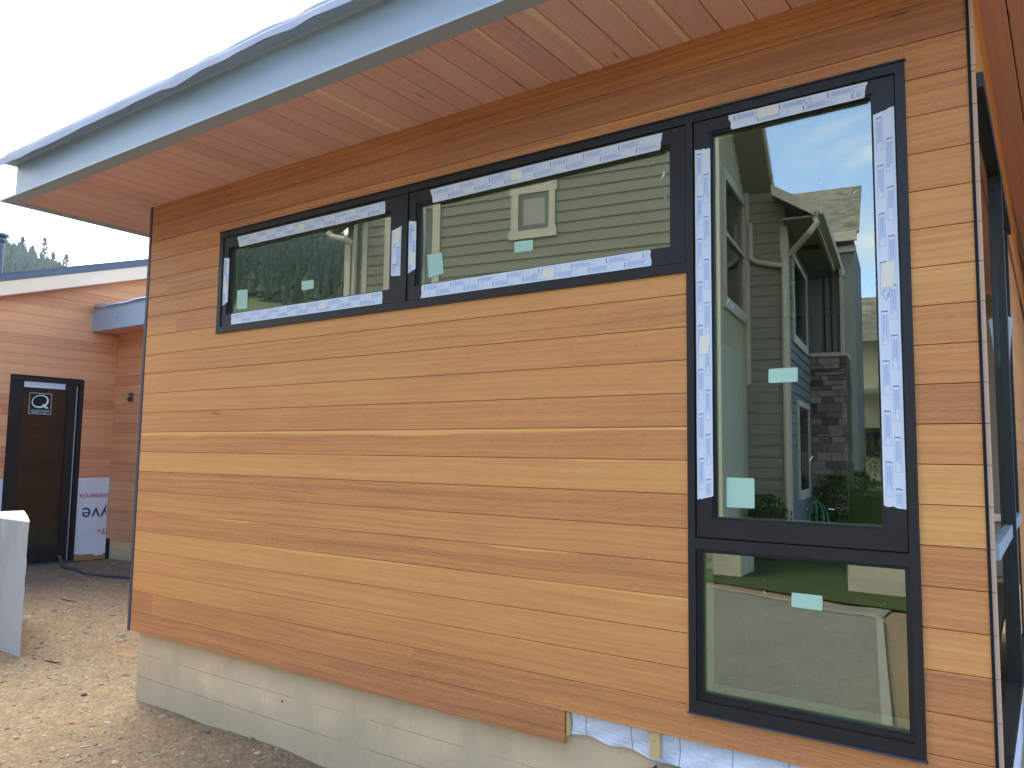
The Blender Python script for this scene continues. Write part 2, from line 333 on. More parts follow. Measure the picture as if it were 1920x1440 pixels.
# sheathing behind the boards
for a,b,c,d in ((HX0,SX0,-1.16,ZT),(SX0,TX0,-1.16,SZ0),(SX0,TX1,SZ1,ZT),(TX0,TX1,-1.16,TZ0),(TX1,HX1,-1.16,ZT)): clad.box(a,b,.0195,.05,c,d,1)
clad.box(HX0,-1.763,.0195,.05,-1.27,-1.16,1)
clad.build('wall_cladding',['siding','dark'],house)
# corner trims
m_=MB(); m_.box(-5.137,-5.112,-.004,.03,-1.302,ZT-.002); m_.box(-5.137,-5.134,.03,6.,-1.302,ZT-.002); m_.build('corner_trim','trimm',house)
m_=MB(); m_.box(-.2332,-.2245,-.005,.03,-1.42,ZT-.002); m_.build('corner_trim','dark',house)
# west wall of the house (side away from the camera)
m_=MB()
for row in range(-10,12):
    for (ya,L_) in (((6,5.97),) if not (-3<row<9) else ((6,2.2),(1.4,1.37))): m_.board((-5.134,ya,row*B),-Y_,Z_,-X_,L_,min(B,ZT-row*B),.019,.3+R.random()*.3,R.random(),0)  # middle rows stop short: unseen opening added to brighten the room inside
for row in range(-10,12): m_.board((-.2,6,row*B),-X_,Z_,Y_,4.93,min(B,ZT-row*B),.019,.3+R.random()*.3,R.random(),0)
m_.build('rear_cladding','siding',house)
# foundation
m_=MB(); m_.box(-5.10,-.25,.06,.30,-2.6,-1.165); m_.box(-5.10,-4.8,.30,6.,-2.6,-1.2);m_.box(-.55,-.25,.30,6.,-2.6,-1.2); m_.box(-5.10,-.25,6.,6.3,-2.6,-1.2)
fo=m_.build('foundation','fnd',house)
# form tie holes: shallow grey plugs
for (x,z) in ((-3.62,-1.49),):
    m_=MB(); m_.tube([(x,.058,z),(x,.061,z)],.007,9,0); m_.build('form_tie_hole','dark',fo)
# house wrap showing where the lowest board is missing
m_=MB(); n=70; xs=[-1.742+i*(1.742-.235)/n for i in range(n+1)]
def wrapb(x): return -1.262-.008*math.sin((x+1.7)*6)-.03*max(0,min(1,(x+1.55)/.35))-.006*math.sin(x*31)
def wy(x,t): return .036+.006*math.sin(x*9+t*2)-.010*t*max(0,math.sin(x*5.3+1))
rows=8
for i in range(n):
    for k in range(rows):
        q=[]
        for (xx,kk) in ((xs[i],k),(xs[i+1],k),(xs[i+1],k+1),(xs[i],k+1)):
            t_=kk/rows; q.append((xx,wy(xx,t_)-.004*math.sin(xx*40+kk),-1.15+(wrapb(xx)+1.15)*t_))
        m_.face([q[0],q[3],q[2],q[1]],0)
for x in (-1.675,-1.473,-1.27,-1.061,-.86,-.65,-.44):
    for k in range(rows):
        q=[(x+a,wy(x,kk/rows)-.004*math.sin(x*40+kk)-.0015,-1.15+(wrapb(x)+1.15)*kk/rows) for a,kk in ((0,k),(0,k+1),(.0022,k+1),(.0022,k))]
        m_.face(q,1)
for x,z in ((-1.655,-1.197),(-1.54,-1.215),(-1.20,-1.235),(-1.15,-1.255),(-1.30,-1.20)):
    pts=[(x+.012*math.cos(k*.9),wy(x,.4)-.006,z+.006*math.sin(k*1.7)) for k in range(5)]
    m_.tube(pts,.0009,4,2)
wr=m_.build('house_wrap',['wrap','pen','cream'],house)
m_=MB(); m_.box(-1.7545,-1.745,.006,.0295,-1.266,-1.1725); m_.build('furring_strip','pine',house)
m_=MB(); m_.box(-1.382,-1.34,.010,.0295,-1.268,-1.1725); fs_=m_.build('furring_strip','pine',house)
m_=MB(); m_.tube([(-1.361,.0085,-1.205),(-1.361,.0105,-1.205)],.0022,8); m_.build('nail','dark',fs_)
# metal duct end poking out under the wrap
du=thing('metal_channel','short grey metal channel lying under the torn white wrap at the foundation','metal channel',(-1.3,0,-1.35))
m_=MB(); m_.box(-1.375,-.90,-.055,-.052,-1.40,-1.297); m_.box(-1.375,-.90,-.052,.055,-1.40,-1.397); m_.box(-1.375,-1.372,-.052,.055,-1.397,-1.31)
m_.build('channel_body','flash',du)
# ---------------- soffit, steel beam, roof
SO=MB(); x=-5.80; i=0; goldx={-2.98:.55,-2.85:.7,-1.70:.75,-1.44:.5,-1.31:.6,-1.05:.4,-2.20:.0}
x=-5.792
while x<1.3:
    wd=.1315; key=min(goldx,key=lambda k:abs(k-x-.0)); sap=goldx[key] if abs(key-x)<.05 else (.25 if R.random()<.15 else 0)
    yb=6.3
    SO.board((x,-.557,ZT),Y_,X_,-Z_,yb+.557,wd,.018,.38+R.uniform(-.16,.16)+(.15 if sap>.3 else 0),R.random(),sap,u0=R.random()*5,g=.0022,c=.003); x+=wd
SO.build('soffit','soffit',house)
m_=MB(); m_.box(-5.79,1.3,-.55,6.4,1.572,1.59); m_.box(-5.80,1.35,-.56,6.45,1.85,1.862); m_.build('roof_deck','dark',house)
ZB=1.84
def chan(mb,x0,x1,front):
    pass
m_=MB()
m_.box(-5.885,1.4,-.652,-.5575,1.55,1.561)                 # lower flange
m_.box(-5.82,1.4,-.585,-.575,1.561,ZB-.011)                # web
m_.box(-5.885,1.4,-.652,-.5575,ZB-.011,ZB)                 # upper flange
# fillets between web and flanges
for k in range(5):
    a0,a1=math.pi/2*k/5,math.pi/2*(k+1)/5; r=.014
    for zc,sg in ((1.561+r,-1),(ZB-.011-r,1)):
        p=[(-.585-r+r*math.cos(a),zc+sg*r*math.sin(a)) for a in (a0,a1)]
        q=[V((xx,yy,zz)) for xx in (-5.82,1.4) for yy,zz in p]; q=[q[0],q[1],q[3],q[2]]
        m_.face(q if sg<0 else q[::-1])
m_.build('steel_beam','steel',house)
m_=MB()
m_.box(-5.885,-5.792,-.5573,6.4,1.55,1.561); m_.box(-5.83,-5.82,-.5748,6.4,1.561,ZB-.011); m_.box(-5.885,-5.792,-.5573,6.4,ZB-.011,ZB)
m_.build('steel_beam','steel',house)
# membrane draped over the roof edge
m_=MB(); le=[(-5.905,1.792),(-5.683,1.792),(-5.608,1.785),(-5.36,1.79),(-5.10,1.789),(-4.84,1.794),(-4.4,1.799),(-3.92,1.801),(-3.775,1.786)]
le2=[(-3.79,1.781),(-3.514,1.806),(-3.31,1.800),(-3.238,1.807),(-3.034,1.817),(-2.825,1.803),(-2.689,1.812),(-2.433,1.803),(-2.1,1.812),(-1.7,1.80),(-1.2,1.81),(-.6,1.80),(.2,1.81),(1.5,1.80)]
def drape(mb,edge,off,n_):
    def zl(x):
        for (a,za),(b,zb) in zip(edge,edge[1:]):
            if x<=b: tt=(x-a)/(b-a); return za+(zb-za)*tt
        return edge[-1][1]
    x0,x1=edge[0][0],edge[-1][0]; prof=[]
    for i in range(n_+1):
        x=x0+(x1-x0)*i/n_; z=zl(x); fl=.002*math.sin(x*9)+.0012*math.sin(x*21+1); zt=1.876+.001*math.sin(x*4.1+off*900)
        pr=[(.5,zt+.004),(-.60,zt+.002),(-.640,zt),(-.660,zt-.008),(-.668-off,zt-.022),(-.671-off-fl*.5,(zt+z)/2),(-.672-off-fl,z)]
        if x<-5.80: # round the outer corner down
            k=(x+5.905)/.105; k=max(0,min(1,k)); pr=[(a,b-(1-k)**2*.055 if b>1.83 else b) for a,b in pr]
        prof.append([V((x,a,b)) for a,b in pr])
    for i in range(n_):
        for k in range(len(prof[0])-1): mb.face([prof[i][k],prof[i][k+1],prof[i+1][k+1],prof[i+1][k]])
    for i in range(n_):  # thickness seen from below
        a,b=prof[i][-1],prof[i+1][-1]; mb.face([a,a+V((0,.004,.001)),b+V((0,.004,.001)),b])
        mb.face([a+V((0,.004,.001)),a+V((0,.006,.06)),b+V((0,.006,.06)),b+V((0,.004,.001))])
drape(m_,le,0,90); drape(m_,le2,.006,160)
m_.box(-5.90,1.5,.5,6.5,1.868,1.876); mm=m_.build('roof_membrane','membrane',house)
# ---------------- windows on the main wall
def ring(mb,x0,x1,z0,z1,w,yf,yb,mi=0,wb=None,wt=None,wl=None,wr=None):
    wb=wb or w; wt=wt or w; wl=wl or w; wr=wr or w
    mb.box(x0,x1,yf,yb,z1-wt,z1,mi); mb.box(x0,x1,yf,yb,z0,z0+wb,mi)
    mb.box(x0,x0+wl,yf,yb,z0+wb,z1-wt,mi); mb.box(x1-wr,x1,yf,yb,z0+wb,z1-wt,mi)
# outer L shaped frame
m_=MB(); yf,yb=-.008,.11
m_.box(SX0,TX1,yf,yb,1.2065,SZ1)                       # long head
m_.box(SX0,SX0+.036,yf,yb,.645,1.2065)                 # left jamb
m_.box(SX0,TX0-.0,yf,yb,SZ0,.645)                      # long bottom member
m_.box(-2.750,-2.711,yf,yb,.645,1.2065)                # mullion
m_.box(TX0,-1.1835,yf,yb,TZ0+.045,1.2065)              # mullion / tall left jamb
m_.box(-.451,TX1,yf,yb,TZ0+.045,1.2065)                # tall right jamb
m_.box(-1.1835,-.451,yf,yb,-.462,-.421)                # transom
m_.box(TX0,TX1,yf,yb,TZ0,TZ0+.045)                     # tall bottom
for a,b,z in ((SX0,TX1,SZ1),):
    m_.box(a-.004,b+.004,-.014,.02,z-.002,z+.004)      # drip head
m_.box(TX0-.004,TX1+.004,-.016,.02,TZ0-.005,TZ0-.0005,1)
m_.box(SX0-.004,TX0,-.013,.02,SZ0-.004,SZ0-.0005)
m_.build('window_surround',['black','trimm'],house)
def rnd_edge(q,jit,seed_):
    r=random.Random(seed_); a,b,c,d=[V((p[0],0,p[1])) for p in q]; pts=[]
    vert=abs(a.z-d.z)>abs(a.x-b.x)
    def seg(p,q_,n_,j):
        dd=q_-p; nn=V((-dd.z,0,dd.x)).normalized()
        return [p+dd*(i/n_)+(nn*r.uniform(-j,j) if i else V((0,0,0))) for i in range(n_)]
    pts+=seg(a,b,7 if vert else 14,jit if vert else .0005); pts+=seg(b,c,14 if vert else 7,.0005 if vert else jit)
    pts+=seg(c,d,7 if vert else 14,jit if vert else .0005); pts+=seg(d,a,14 if vert else 7,.0005 if vert else jit)
    return pts
def strip_line(mb,p,q,w_,y,mi):
    p=V(p);q=V(q); d=(q-p).normalized(); n_=V((-d.z,0,d.x))*w_/2
    mb.face([V((a.x,y,a.z)) for a in (p-n_,q-n_,q+n_,p+n_)],mi)
def tape(parent,q,y,seed_,patch=None,scrib=None,rounds=0):
    r=random.Random(seed_); mb=MB(); pts=rnd_edge(q,.003,seed_); th=.0007
    front=[V((p.x,y-th,p.z)) for p in pts]; back=[V((p.x,y,p.z)) for p in pts]
    # q order: TL,TR,BR,BL seen from the front
    mb.face(front[::-1],0)
    n_=len(pts)
    for i in range(n_): j=(i+1)%n_; mb.face([front[i],front[j],back[j],back[i]],0)
    a,b,c,d=[V((p[0],0,p[1])) for p in q]; w_=((b-a).length+(c-d).length)/2; h=((d-a).length+(c-b).length)/2
    vert=h>w_; yy=y-th-.0003
    L=h if vert else w_; Wd=w_ if vert else h
    def P(s,t):   # s along the strip, t across
        if vert: p=(a+(d-a)*(s/L)); q_=(b+(c-b)*(s/L)); return p+(q_-p)*(t/Wd)
        p=a+(b-a)*(s/L); q_=d+(c-d)*(s/L); return p+(q_-p)*(t/Wd)
    # repeating printed panels in two staggered rows
    for rw in (0,1):
        s=.02+.085*rw; t0=Wd*(.13 if rw==0 else .56); ph=Wd*.30; pl=.115
        while s<L-.03:
            e=min(s+pl,L-.008)
            strip_line(mb,P(s,t0),P(s,t0+ph),.0042,yy,1)
            for (u1,u2) in (((s,t0),(e,t0)),((s,t0+ph),(e,t0+ph)),((e,t0),(e,t0+ph))): strip_line(mb,P(*u1),P(*u2),.0016,yy,2)
            for k in range(3):
                tt=t0+ph*(.25+.25*k); strip_line(mb,P(s+.012,tt),P(min(e-.006,s+.012+r.uniform(.06,.09)),tt),.0032,yy,2)
            s+=pl+.055
    if patch:
        px,pz,pw,ph_=patch; mb.box(px-pw/2,px+pw/2,yy-.0008,yy-.0002,pz-ph_/2,pz+ph_/2,3,T=lambda p:V((p.x+(p.z-pz)*.08,p.y,p.z+(p.x-px)*.03)))
    if scrib:
        sx_,sz_,sw,sh,kk=scrib; pr=V((sx_,0,sz_))
        rr=random.Random(kk); last=pr
        for k in range(12):
            nx=V((sx_+sw*(k+1)/12+rr.uniform(-.003,.003),0,sz_+rr.uniform(-sh,sh)/2)); strip_line(mb,last,nx,.0011,yy-.0003,4); last=nx
    return mb.build('tape_strip',['tape','ink','pale_ink','cream','pen'],parent)
def sticker(parent,q,y,seed_=0):
    mb=MB(); r=random.Random(seed_); cc=sum((V((p[0],y,p[1])) for p in q),V())/4; pts=[]
    for i in range(4):
        p=V((q[i][0],y,q[i][1])); pa=V((q[i-1][0],y,q[i-1][1])); pb=V((q[(i+1)%4][0],y,q[(i+1)%4][1]))
        for k in range(4):
            t_=k/3; pts.append(((p+(pa-p).normalized()*.005)*(1-t_)+(p+(pb-p).normalized()*.005)*t_)*.6+p*.4 if 0<k<3 else (p+((pa-p) if k==0 else (pb-p)).normalized()*.005))
    mb.face(pts[::-1]); mb.face([p+V((0,.0004,0)) for p in pts])
    for i in range(len(pts)): j=(i+1)%len(pts); mb.face([pts[i],pts[j],pts[j]+V((0,.0004,0)),pts[i]+V((0,.0004,0))])
    return mb.build('sticker','sticker',parent)
def window(x0,x1,z0,z1,gx0,gx1,gz0,gz1,lab,sy=-.001,gy=.026):
    mb=MB(); g=.0035
    ring(mb,x0+g,x1-g,z0+g,z1-g,.02,sy,.09,wl=gx0-x0-g-.010,wr=x1-g-gx1-.010,wb=gz0-z0-g-.008,wt=z1-g-gz1-.010)
    # stepped glazing bead
    ring(mb,gx0-.010,gx1+.010,gz0-.008,gz1+.010,.0075,sy+.007,.08)
    o=mb.build('window','black',house,label=lab)
    mb=MB(); ring(mb,gx0-.0035,gx1+.0035,gz0-.0015,gz1+.0035,.004,sy+.016,.06); mb.build('bead','black',o)
    mb=MB(); mb.box(gx0-.003,gx1+.003,gy,gy+.006,gz0-.001,gz1+.003); mb.build('pane','glass',o)
    mb=MB();  ring(mb,gx0-.001,gx1+.001,gz0-.001,gz1+.001,.006,gy+.008,.060,0)
    mb.build('reveal','reveal',o)
    return o
S1=window(-4.269,-2.7505,.645,1.2065,-4.210,-2.843,.722,1.1305,'left wide window reflecting a forested hill')
S2=window(-2.7105,-1.213,.645,1.2065,-2.650,-1.289,.722,1.1315,'middle wide window reflecting lap siding')
S3=window(-1.183,-.4515,-.4205,1.2065,-1.108,-.532,-.343,1.144,'tall narrow casement window')
# fixed lower light: thinner frame
mb=MB(); ring(mb,-1.183,-.4515,-1.0165,-.4625,.012,.004,.09,wb=.020,wt=.008); o4=mb.build('window','black',house,label='low square fixed window under the tall one')
mb=MB(); mb.box(-1.171,-.4635,.030,.036,-.9965,-.4705); mb.build('pane','glass',o4)
mb=MB(); ring(mb,-1.1705,-.464,-.9963,-.4707,.004,.008,.0295); mb.build('bead','black',o4)
mb=MB(); ring(mb,-1.1695,-.465,-.9955,-.4715,.003,.038,.13,0); mb.box(-1.1665,-.468,.038,.13,-.9925,-.9845,0); mb.build('reveal','reveal',o4)
TY=-.001
tape(S1,[(-4.135,1.193),(-2.877,1.192),(-2.879,1.127),(-4.113,1.127)],TY,1,(-3.543,1.163,.055,.03),(-3.50,1.168,.06,.02,4))
tape(S1,[(-4.161,.716),(-2.882,.716),(-2.88,.650),(-4.159,.650)],TY,2,(-3.335,.683,.055,.034),(-3.56,.69,.05,.012,5))
tape(S1,[(-4.262,1.079),(-4.208,1.070),(-4.206,.797),(-4.257,.776)],TY,3,(-4.231,.884,.04,.06),(-4.25,1.04,.025,.03,6))
tape(S1,[(-2.823,1.026),(-2.757,1.042),(-2.757,.780),(-2.822,.791)],TY,4,(-2.788,.99,.045,.07),(-2.81,.84,.03,.03,7))
tape(S2,[(-2.705,1.057),(-2.655,1.045),(-2.653,.806),(-2.703,.787)],TY,5,(-2.677,.86,.045,.06),(-2.69,1.01,.025,.03,8))
tape(S2,[(-2.565,1.194),(-1.314,1.197),(-1.326,1.128),(-2.544,1.124)],TY,6,(-2.039,1.163,.055,.036),(-2.20,1.158,.09,.016,9))
tape(S2,[(-2.608,.716),(-1.369,.718),(-1.365,.652),(-2.613,.650)],TY,7,(-1.86,.686,.058,.04),(-1.955,.685,.05,.022,10))
tape(S3,[(-1.039,1.201),(-.539,1.201),(-.549,1.145),(-1.025,1.142)],TY,8,(-.887,1.178,.075,.035),(-.80,1.183,.08,.02,11))
tape(S3,[(-1.176,1.093),(-1.113,1.088),(-1.113,-.261),(-1.176,-.279)],TY,9,(-1.144,.313,.038,.07))
tape(S3,[(-.523,1.075),(-.456,1.091),(-.456,-.279),(-.524,-.268)],TY,10,(-.491,.508,.04,.085),(-.51,.44,.03,.05,13))
GY=.0252
sticker(S1,[(-3.552,.852),(-3.448,.849),(-3.445,.798),(-3.549,.799)],GY); sticker(S1,[(-4.151,.868),(-4.048,.861),(-4.045,.743),(-4.150,.748)],GY)
sticker(S2,[(-2.066,.861),(-1.962,.856),(-1.962,.806),(-2.064,.808)],GY); sticker(S2,[(-2.601,.875),(-2.504,.873),(-2.489,.766),(-2.588,.754)],GY)
sticker(S3,[(-.907,.21),(-.802,.211),(-.803,.159),(-.908,.158)],GY); sticker(S3,[(-1.07,-.191),(-.966,-.192),(-.966,-.302),(-1.072,-.302)],GY)
sticker(o4,[(-.839,-.591),(-.734,-.591),(-.735,-.642),(-.841,-.641)],GY+.004)
# small plaster specks and scraps stuck on the glass
def specks(parent,gx0,gx1,gz0,gz1,n_,seed_,gy):
    r=random.Random(seed_)
    for k in range(n_):
        mb=MB(); x=r.uniform(gx0+.02,gx1-.02); z=r.uniform(gz0+.02,gz1-.02); big=r.random()<.10; L=r.uniform(.012,.022) if big else r.uniform(.001,.003)
        a=r.uniform(0,math.pi); d=V((math.cos(a),0,math.sin(a)))*L/2; n__=V((-d.z,0,d.x)).normalized()*(.0012 if big else L*.3)
        c_=V((x,gy-.0006,z)); mb.face([c_-d-n__,c_+d-n__,c_+d+n__,c_-d+n__]); mb.build('speck','sill',parent)
specks(S1,-4.21,-2.84,.72,1.13,10,1,.026); specks(S2,-2.65,-1.29,.72,1.13,8,2,.026); specks(S3,-1.1,-.54,-.34,1.0,34,3,.026); specks(o4,-1.15,-.47,-.97,-.5,14,4,.030)
mb=MB(); mb.face([(-1.345,.0252,1.01),(-1.318,.0252,1.02),(-1.313,.0252,1.045),(-1.326,.0252,1.043),(-1.330,.0252,1.022)][::1]); mb.build('speck','sticker',S2); mb=MB(); mb.face([(-1.322,.0252,.94),(-1.312,.0252,.925),(-1.311,.0252,.93),(-1.319,.0252,.944)]); mb.build('speck','sticker',S2)
# ---------------- side wall (turned a degree), local: s along +y, t outwards, z
def SD(p): return V((-.212-.018*p.x+p.y,p.x+.018*p.y,p.z))
Us=V((-.018,1,0)).normalized(); Ns=V((1,.018,0)).normalized()
m_=MB(); HS=1.15; s1=2.05
for row in range(-9,12):
    z0,z1=row*B,min((row+1)*B,ZT); tn=.35+R.random()*.35; se=R.random()
    if z1<=HS+.001 and z0<-1.04:
        pass
    elif z0>=HS-.001: m_.board(SD(V((0,0,z0))),Us,Z_,Ns,6,z1-z0,.0145,tn,se,0,mi=0,miend=1)
    elif z1>HS: 
        m_.board(SD(V((0,0,HS+.001))),Us,Z_,Ns,6,z1-HS-.001,.0145,tn,se,0,mi=0,miend=1); m_.board(SD(V((0,0,z0))),Us,Z_,Ns,.016,HS-z0,.0145,tn,se,0,miend=1)
    else:
        m_.board(SD(V((0,0,z0))),Us,Z_,Ns,.016,z1-z0,.0145,tn,se,0,mi=1,miend=1)
        m_.board(SD(V((s1+.002,0,z0))),Us,Z_,Ns,6-s1,z1-z0,.0145,tn,se,0,miend=1)
m_.box(0,.016,-.0145,0,-1.42,-1.171,1,T=SD)
m_.build('side_cladding',['siding','endgrain'],house)
m_=MB()
m_.box(.02,s1,-.10,.020,HS-.05,HS,T=SD); m_.box(.018,.032,-.10,-.003,-1.0,HS-.05,T=SD); m_.box(.02,s1,-.10,.020,-1.05,-1.0,T=SD)
m_.box(.98,1.05,-.10,.022,-1.0,HS-.05,T=SD); m_.box(s1-.05,s1,-.10,.0,-1.0,HS-.05,T=SD)
m_.box(.032,.98,-.10,.010,-.425,-.375,1,T=SD); m_.box(1.05,s1-.05,-.10,.010,-.425,-.375,1,T=SD)
m_.box(1.06,1.09,-.06,.016,-.375,HS-.05,T=SD); m_.box(s1-.12,s1-.05,-.06,.004,-.375,HS-.05,T=SD)
SW=m_.build('side_window',['black','steel'],house,label='black framed corner window seen edge on')
for a,b,c,d in ((.032,.98,-1.0,-.425),(.032,.98,-.375,HS-.05),(1.09,s1-.12,-.375,HS-.05),(1.05,s1-.05,-1.0,-.425)):
    m_=MB(); m_.box(a,b,-.010,-.004,c,d,T=SD); m_.build('pane','glass',SW)
m_=MB(); m_.face([SD(V(p)) for p in ((1.06,.023,.50),(1.06,.042,.49),(1.06,.030,.40),(1.06,.022,.30))]); m_.face([SD(V(p)) for p in ((1.062,.022,.30),(1.062,.030,.40),(1.062,.041,.491),(1.062,.023,.501))]); m_.build('tape_strip','tape',SW)
m_=MB(); m_.box(.016,6,-.02,-.008,-1.4,-1.052,T=SD); 
vs,fs=text_geo('Commercial Tyvek',.12)
def onside(vs_,s,z,flip=1): return [SD(V((s+v.x,-.0068,z+v.y))) for v in vs_]
m_.mesh(onside(vs,.75,-1.2),fs,1)
m_.build('house_wrap',['wrap','red'],house)
m_=MB(); m_.box(.016,.30,-.045,-.021,-2.,-1.4,T=SD); m_.build('foundation','fnd',house)
# covered porch end beyond the corner window (what its glass reflects)
m_=MB(); m_.box(-.33,3.0,6.25,6.35,1.40,1.55); m_.box(-.33,.10,6.35,6.45,-1.3,1.55); m_.box(1.6,3.0,6.35,6.45,-1.3,1.55); m_.box(.10,1.6,6.35,6.45,1.05,1.55); m_.box(.10,1.6,6.35,6.45,-1.3,-.62); m_.build('porch_wall','nsiding',house)
m_=MB(); m_.box(-.10,2.9,1.6,6.34,-1.32,-1.24); m_.build('porch_deck','bark',house)
m_=MB(); ring(m_,.10,1.6,-.62,1.05,.06,6.33,6.40); pw=m_.build('window','black',house,label='porch window beyond the corner, seen only as a reflection'); m_=MB(); m_.box(.15,1.55,6.36,6.37,-.57,1.0); m_.build('pane','farglass',pw)
m_=MB(); m_.box(-.28,1.4,6.30,6.335,-.70,-.63); m_.build('sill','sill',house)
# ---------------- interior
G0=.112
m_=MB()
zf,zc=-1.12,1.50; YB=4.4; XL,XR=-4.95,-.36
ox0,ox1,oz=-2.52,-1.61,1.19
m_.box(XL,ox0,YB,YB+.1,zf,zc); m_.box(ox1,XR,YB,YB+.1,zf,zc); m_.box(ox0,ox1,YB,YB+.1,oz,zc)
m_.box(XL-.1,XL,.13,1.4,zf,zc); m_.box(XL-.1,XL,3.8,YB+.1,zf,zc); m_.box(XL-.1,XL,1.4,3.8,zf,-.26); m_.box(XL-.1,XL,1.4,3.8,1.17,zc)  # west wall around the added opening that lets daylight onto the back wall
for a,b,c,d in ((XL,SX0,zf,zc),(SX0,TX0,zf,SZ0),(SX0,TX1,SZ1,zc),(TX0,TX1,zf,TZ0),(TX1,XR+.06,zf,zc)): m_.box(a,b,.1125,.13,c,d)
m_.box(XR,XR+.05,2.1,YB,zf,zc)
m_.box(XL,-1.62,1.0,1.08,zf,zc)  # partition added to even out the brightness seen through the strip windows
iw=m_.build('interior_wall','drywall',house)
m_=MB(); m_.box(XL,XR+.08,.13,5.8,zf-.03,zf); m_.build('interior_floor','interiorfloor',house)
m_=MB(); m_.box(XL,XR+.08,.115,5.8,zc,zc+.03); m_.build('interior_ceiling','nsoffit',house)
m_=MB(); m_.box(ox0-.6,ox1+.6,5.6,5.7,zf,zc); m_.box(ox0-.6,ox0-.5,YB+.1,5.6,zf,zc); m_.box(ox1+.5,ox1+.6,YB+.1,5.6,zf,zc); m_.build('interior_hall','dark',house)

# ================================================================ THE WING
wing=thing('house_wing','far wing in reddish wood boards with a glass door and sloping beige roof edge','house wing',(-10.7,1.5,-1.6))
XW=-10.7; YC=2.743
rk=lambda y: 1.751+(y-1.247)*.3116
m_=MB()
def wb(y0,y1,z0,z1,tn=None,se=None): m_.board((XW,y0,z0),Y_,Z_,X_,y1-y0,z1-z0,.019,tn if tn is not None else .35+R.uniform(-.25,.3),se if se is not None else R.random(),.3 if R.random()<.2 else 0,u0=R.random()*4)
row=-4; z=-.485
zs=[-.485+i*.1288 for i in range(30)]
for z in zs:
    z1=z+.1288; yend=YC if z<1.45 else 8.
    ystart=-2.5
    y0_=1.247+((z-CAMP.z)/((10.7-.22)/10.7)+CAMP.z-1.751)/.3116; ycut=CAMP.y+(y0_-CAMP.y)*((10.7-.22)/10.7)
    ystart=max(ystart,ycut)
    if ystart>=yend: continue
    tn=.62 if abs(z-.8)<.07 else None
    if z1<=.80 or z<.79:
        if z>=.75: wb(ystart,yend,z,z1,tn)
        else: wb(ystart,1.43,z,z1,tn); wb(2.326,yend,z,z1,tn)
    else: wb(ystart,yend,z,z1,tn)
m_.box(XW-.06,XW-.0195,-2.5,1.43,-1.6,1.5,1); m_.box(XW-.06,XW-.0195,2.326,8,-1.6,1.5,1); m_.box(XW-.06,XW-.0195,1.43,2.326,.79,1.5,1)
m_.build('wall_cladding',['wingwood','dark'],wing)
m_=MB()
for i in range(24):
    z=-1.308+i*.1288; z1=min(z+.1288,1.51)
    if z>=1.5: break
    m_.board((XW+.0,YC,z),X_,Z_,-Y_,4.6,z1-z,.019,.25+R.uniform(-.15,.2),R.random(),0,u0=R.random()*4)
m_.build('return_cladding','wingwood',wing)
m_=MB(); m_.box(XW,-6.1,YC+.05,YC+.25,-2.2,-1.306); m_.box(XW-.3,XW-.03,-2.5,2.8,-2.2,-1.575); m_.build('foundation','fnd',wing)
# low roof with steel channel face
m_=MB(); m_.box(XW+.022,-6.2,2.40,2.412,1.461,1.76); m_.box(XW+.022,-6.2,2.385,2.412,1.455,1.461); m_.box(XW+.022,-6.2,2.385,2.412,1.76,1.766); m_.box(XW+.004,XW+.022,2.385,2.74,1.455,1.766)
m_.tube([(-10.1,2.399,1.60),(-10.1,2.401,1.60)],.012,10,1)
m_.build('steel_beam',['steel','dark'],wing)
m_=MB(); x=XW+.03
while x<-6.3: m_.board((x,2.412,1.463),Y_,X_,-Z_,.33,.13,.015,.3+R.random()*.2,R.random(),0); x+=.13
m_.build('soffit','soffit',wing)
m_=MB(); n=60
for i in range(n):
    q=[]
    for xx in (XW+.02+i*4.4/n,XW+.02+(i+1)*4.4/n):
        d=xx-XW; zt=1.80+.008*math.sin(d*7)+(.02 if d<.25 else 0); zb=1.782+.010*math.sin(d*4+2)+(.006*math.sin(d*13)); q.append((V((xx,2.375,zb)),V((xx,2.385,zt)),V((xx,2.9,zt+.01))))
    m_.face([q[0][0],q[1][0],q[1][1],q[0][1]]); m_.face([q[0][1],q[1][1],q[1][2],q[0][2]])
m_.build('roof_membrane','membrane',wing)
# sloping roof edge
ov=.22; sc_=(10.7-ov)/10.7
def tr(y,z): return (CAMP.y+(y-CAMP.y)*sc_, CAMP.z+(z-CAMP.z)*sc_)
def rakebox(zlo,zhi,xa,xb,mi,mb):
    pts=[]
    for y in (-3.,9.):
        ya,za=tr(y,rk(y)+zlo); yb_,zb_=tr(y,rk(y)+zhi); pts.append(((ya,za),(yb_,zb_)))
    (a0,a1),(b0,b1)=pts
    vs=[V((x,p[0],p[1])) for x in (xa,xb) for p in (a0,a1,b1,b0)]
    mb.mesh(vs,[(0,1,2,3),(4,7,6,5),(0,4,5,1),(1,5,6,2),(2,6,7,3),(3,7,4,0)],mi)
m_=MB(); rakebox(0,.18,XW+ov-.03,XW+ov,0,m_); m_.build('rake_board','glvl',wing)
m_=MB(); rakebox(.183,.262,XW+ov-.06,XW+ov+.012,0,m_); rakebox(.265,.285,XW+ov-.06,XW+ov+.006,0,m_); m_.build('roof_flashing','flash',wing)
m_=MB()
rakebox(-.01,.20,XW-6,XW+ov-.06,0,m_); m_.build('roof','flash',wing)
m_=MB(); k=0; xx=XW+ov-.035
d=V((0,1,.3116)).normalized()
y,z=tr(-3.,rk(-3.)-.012)
while xx>XW-.02:
    m_.board((xx,y,z),d,-X_,V((0,d.z,-d.y)),11.5,.11,.012,.2+.1*k,R.random(),0); xx-=.11; k+=1
m_.build('soffit','soffit',wing)
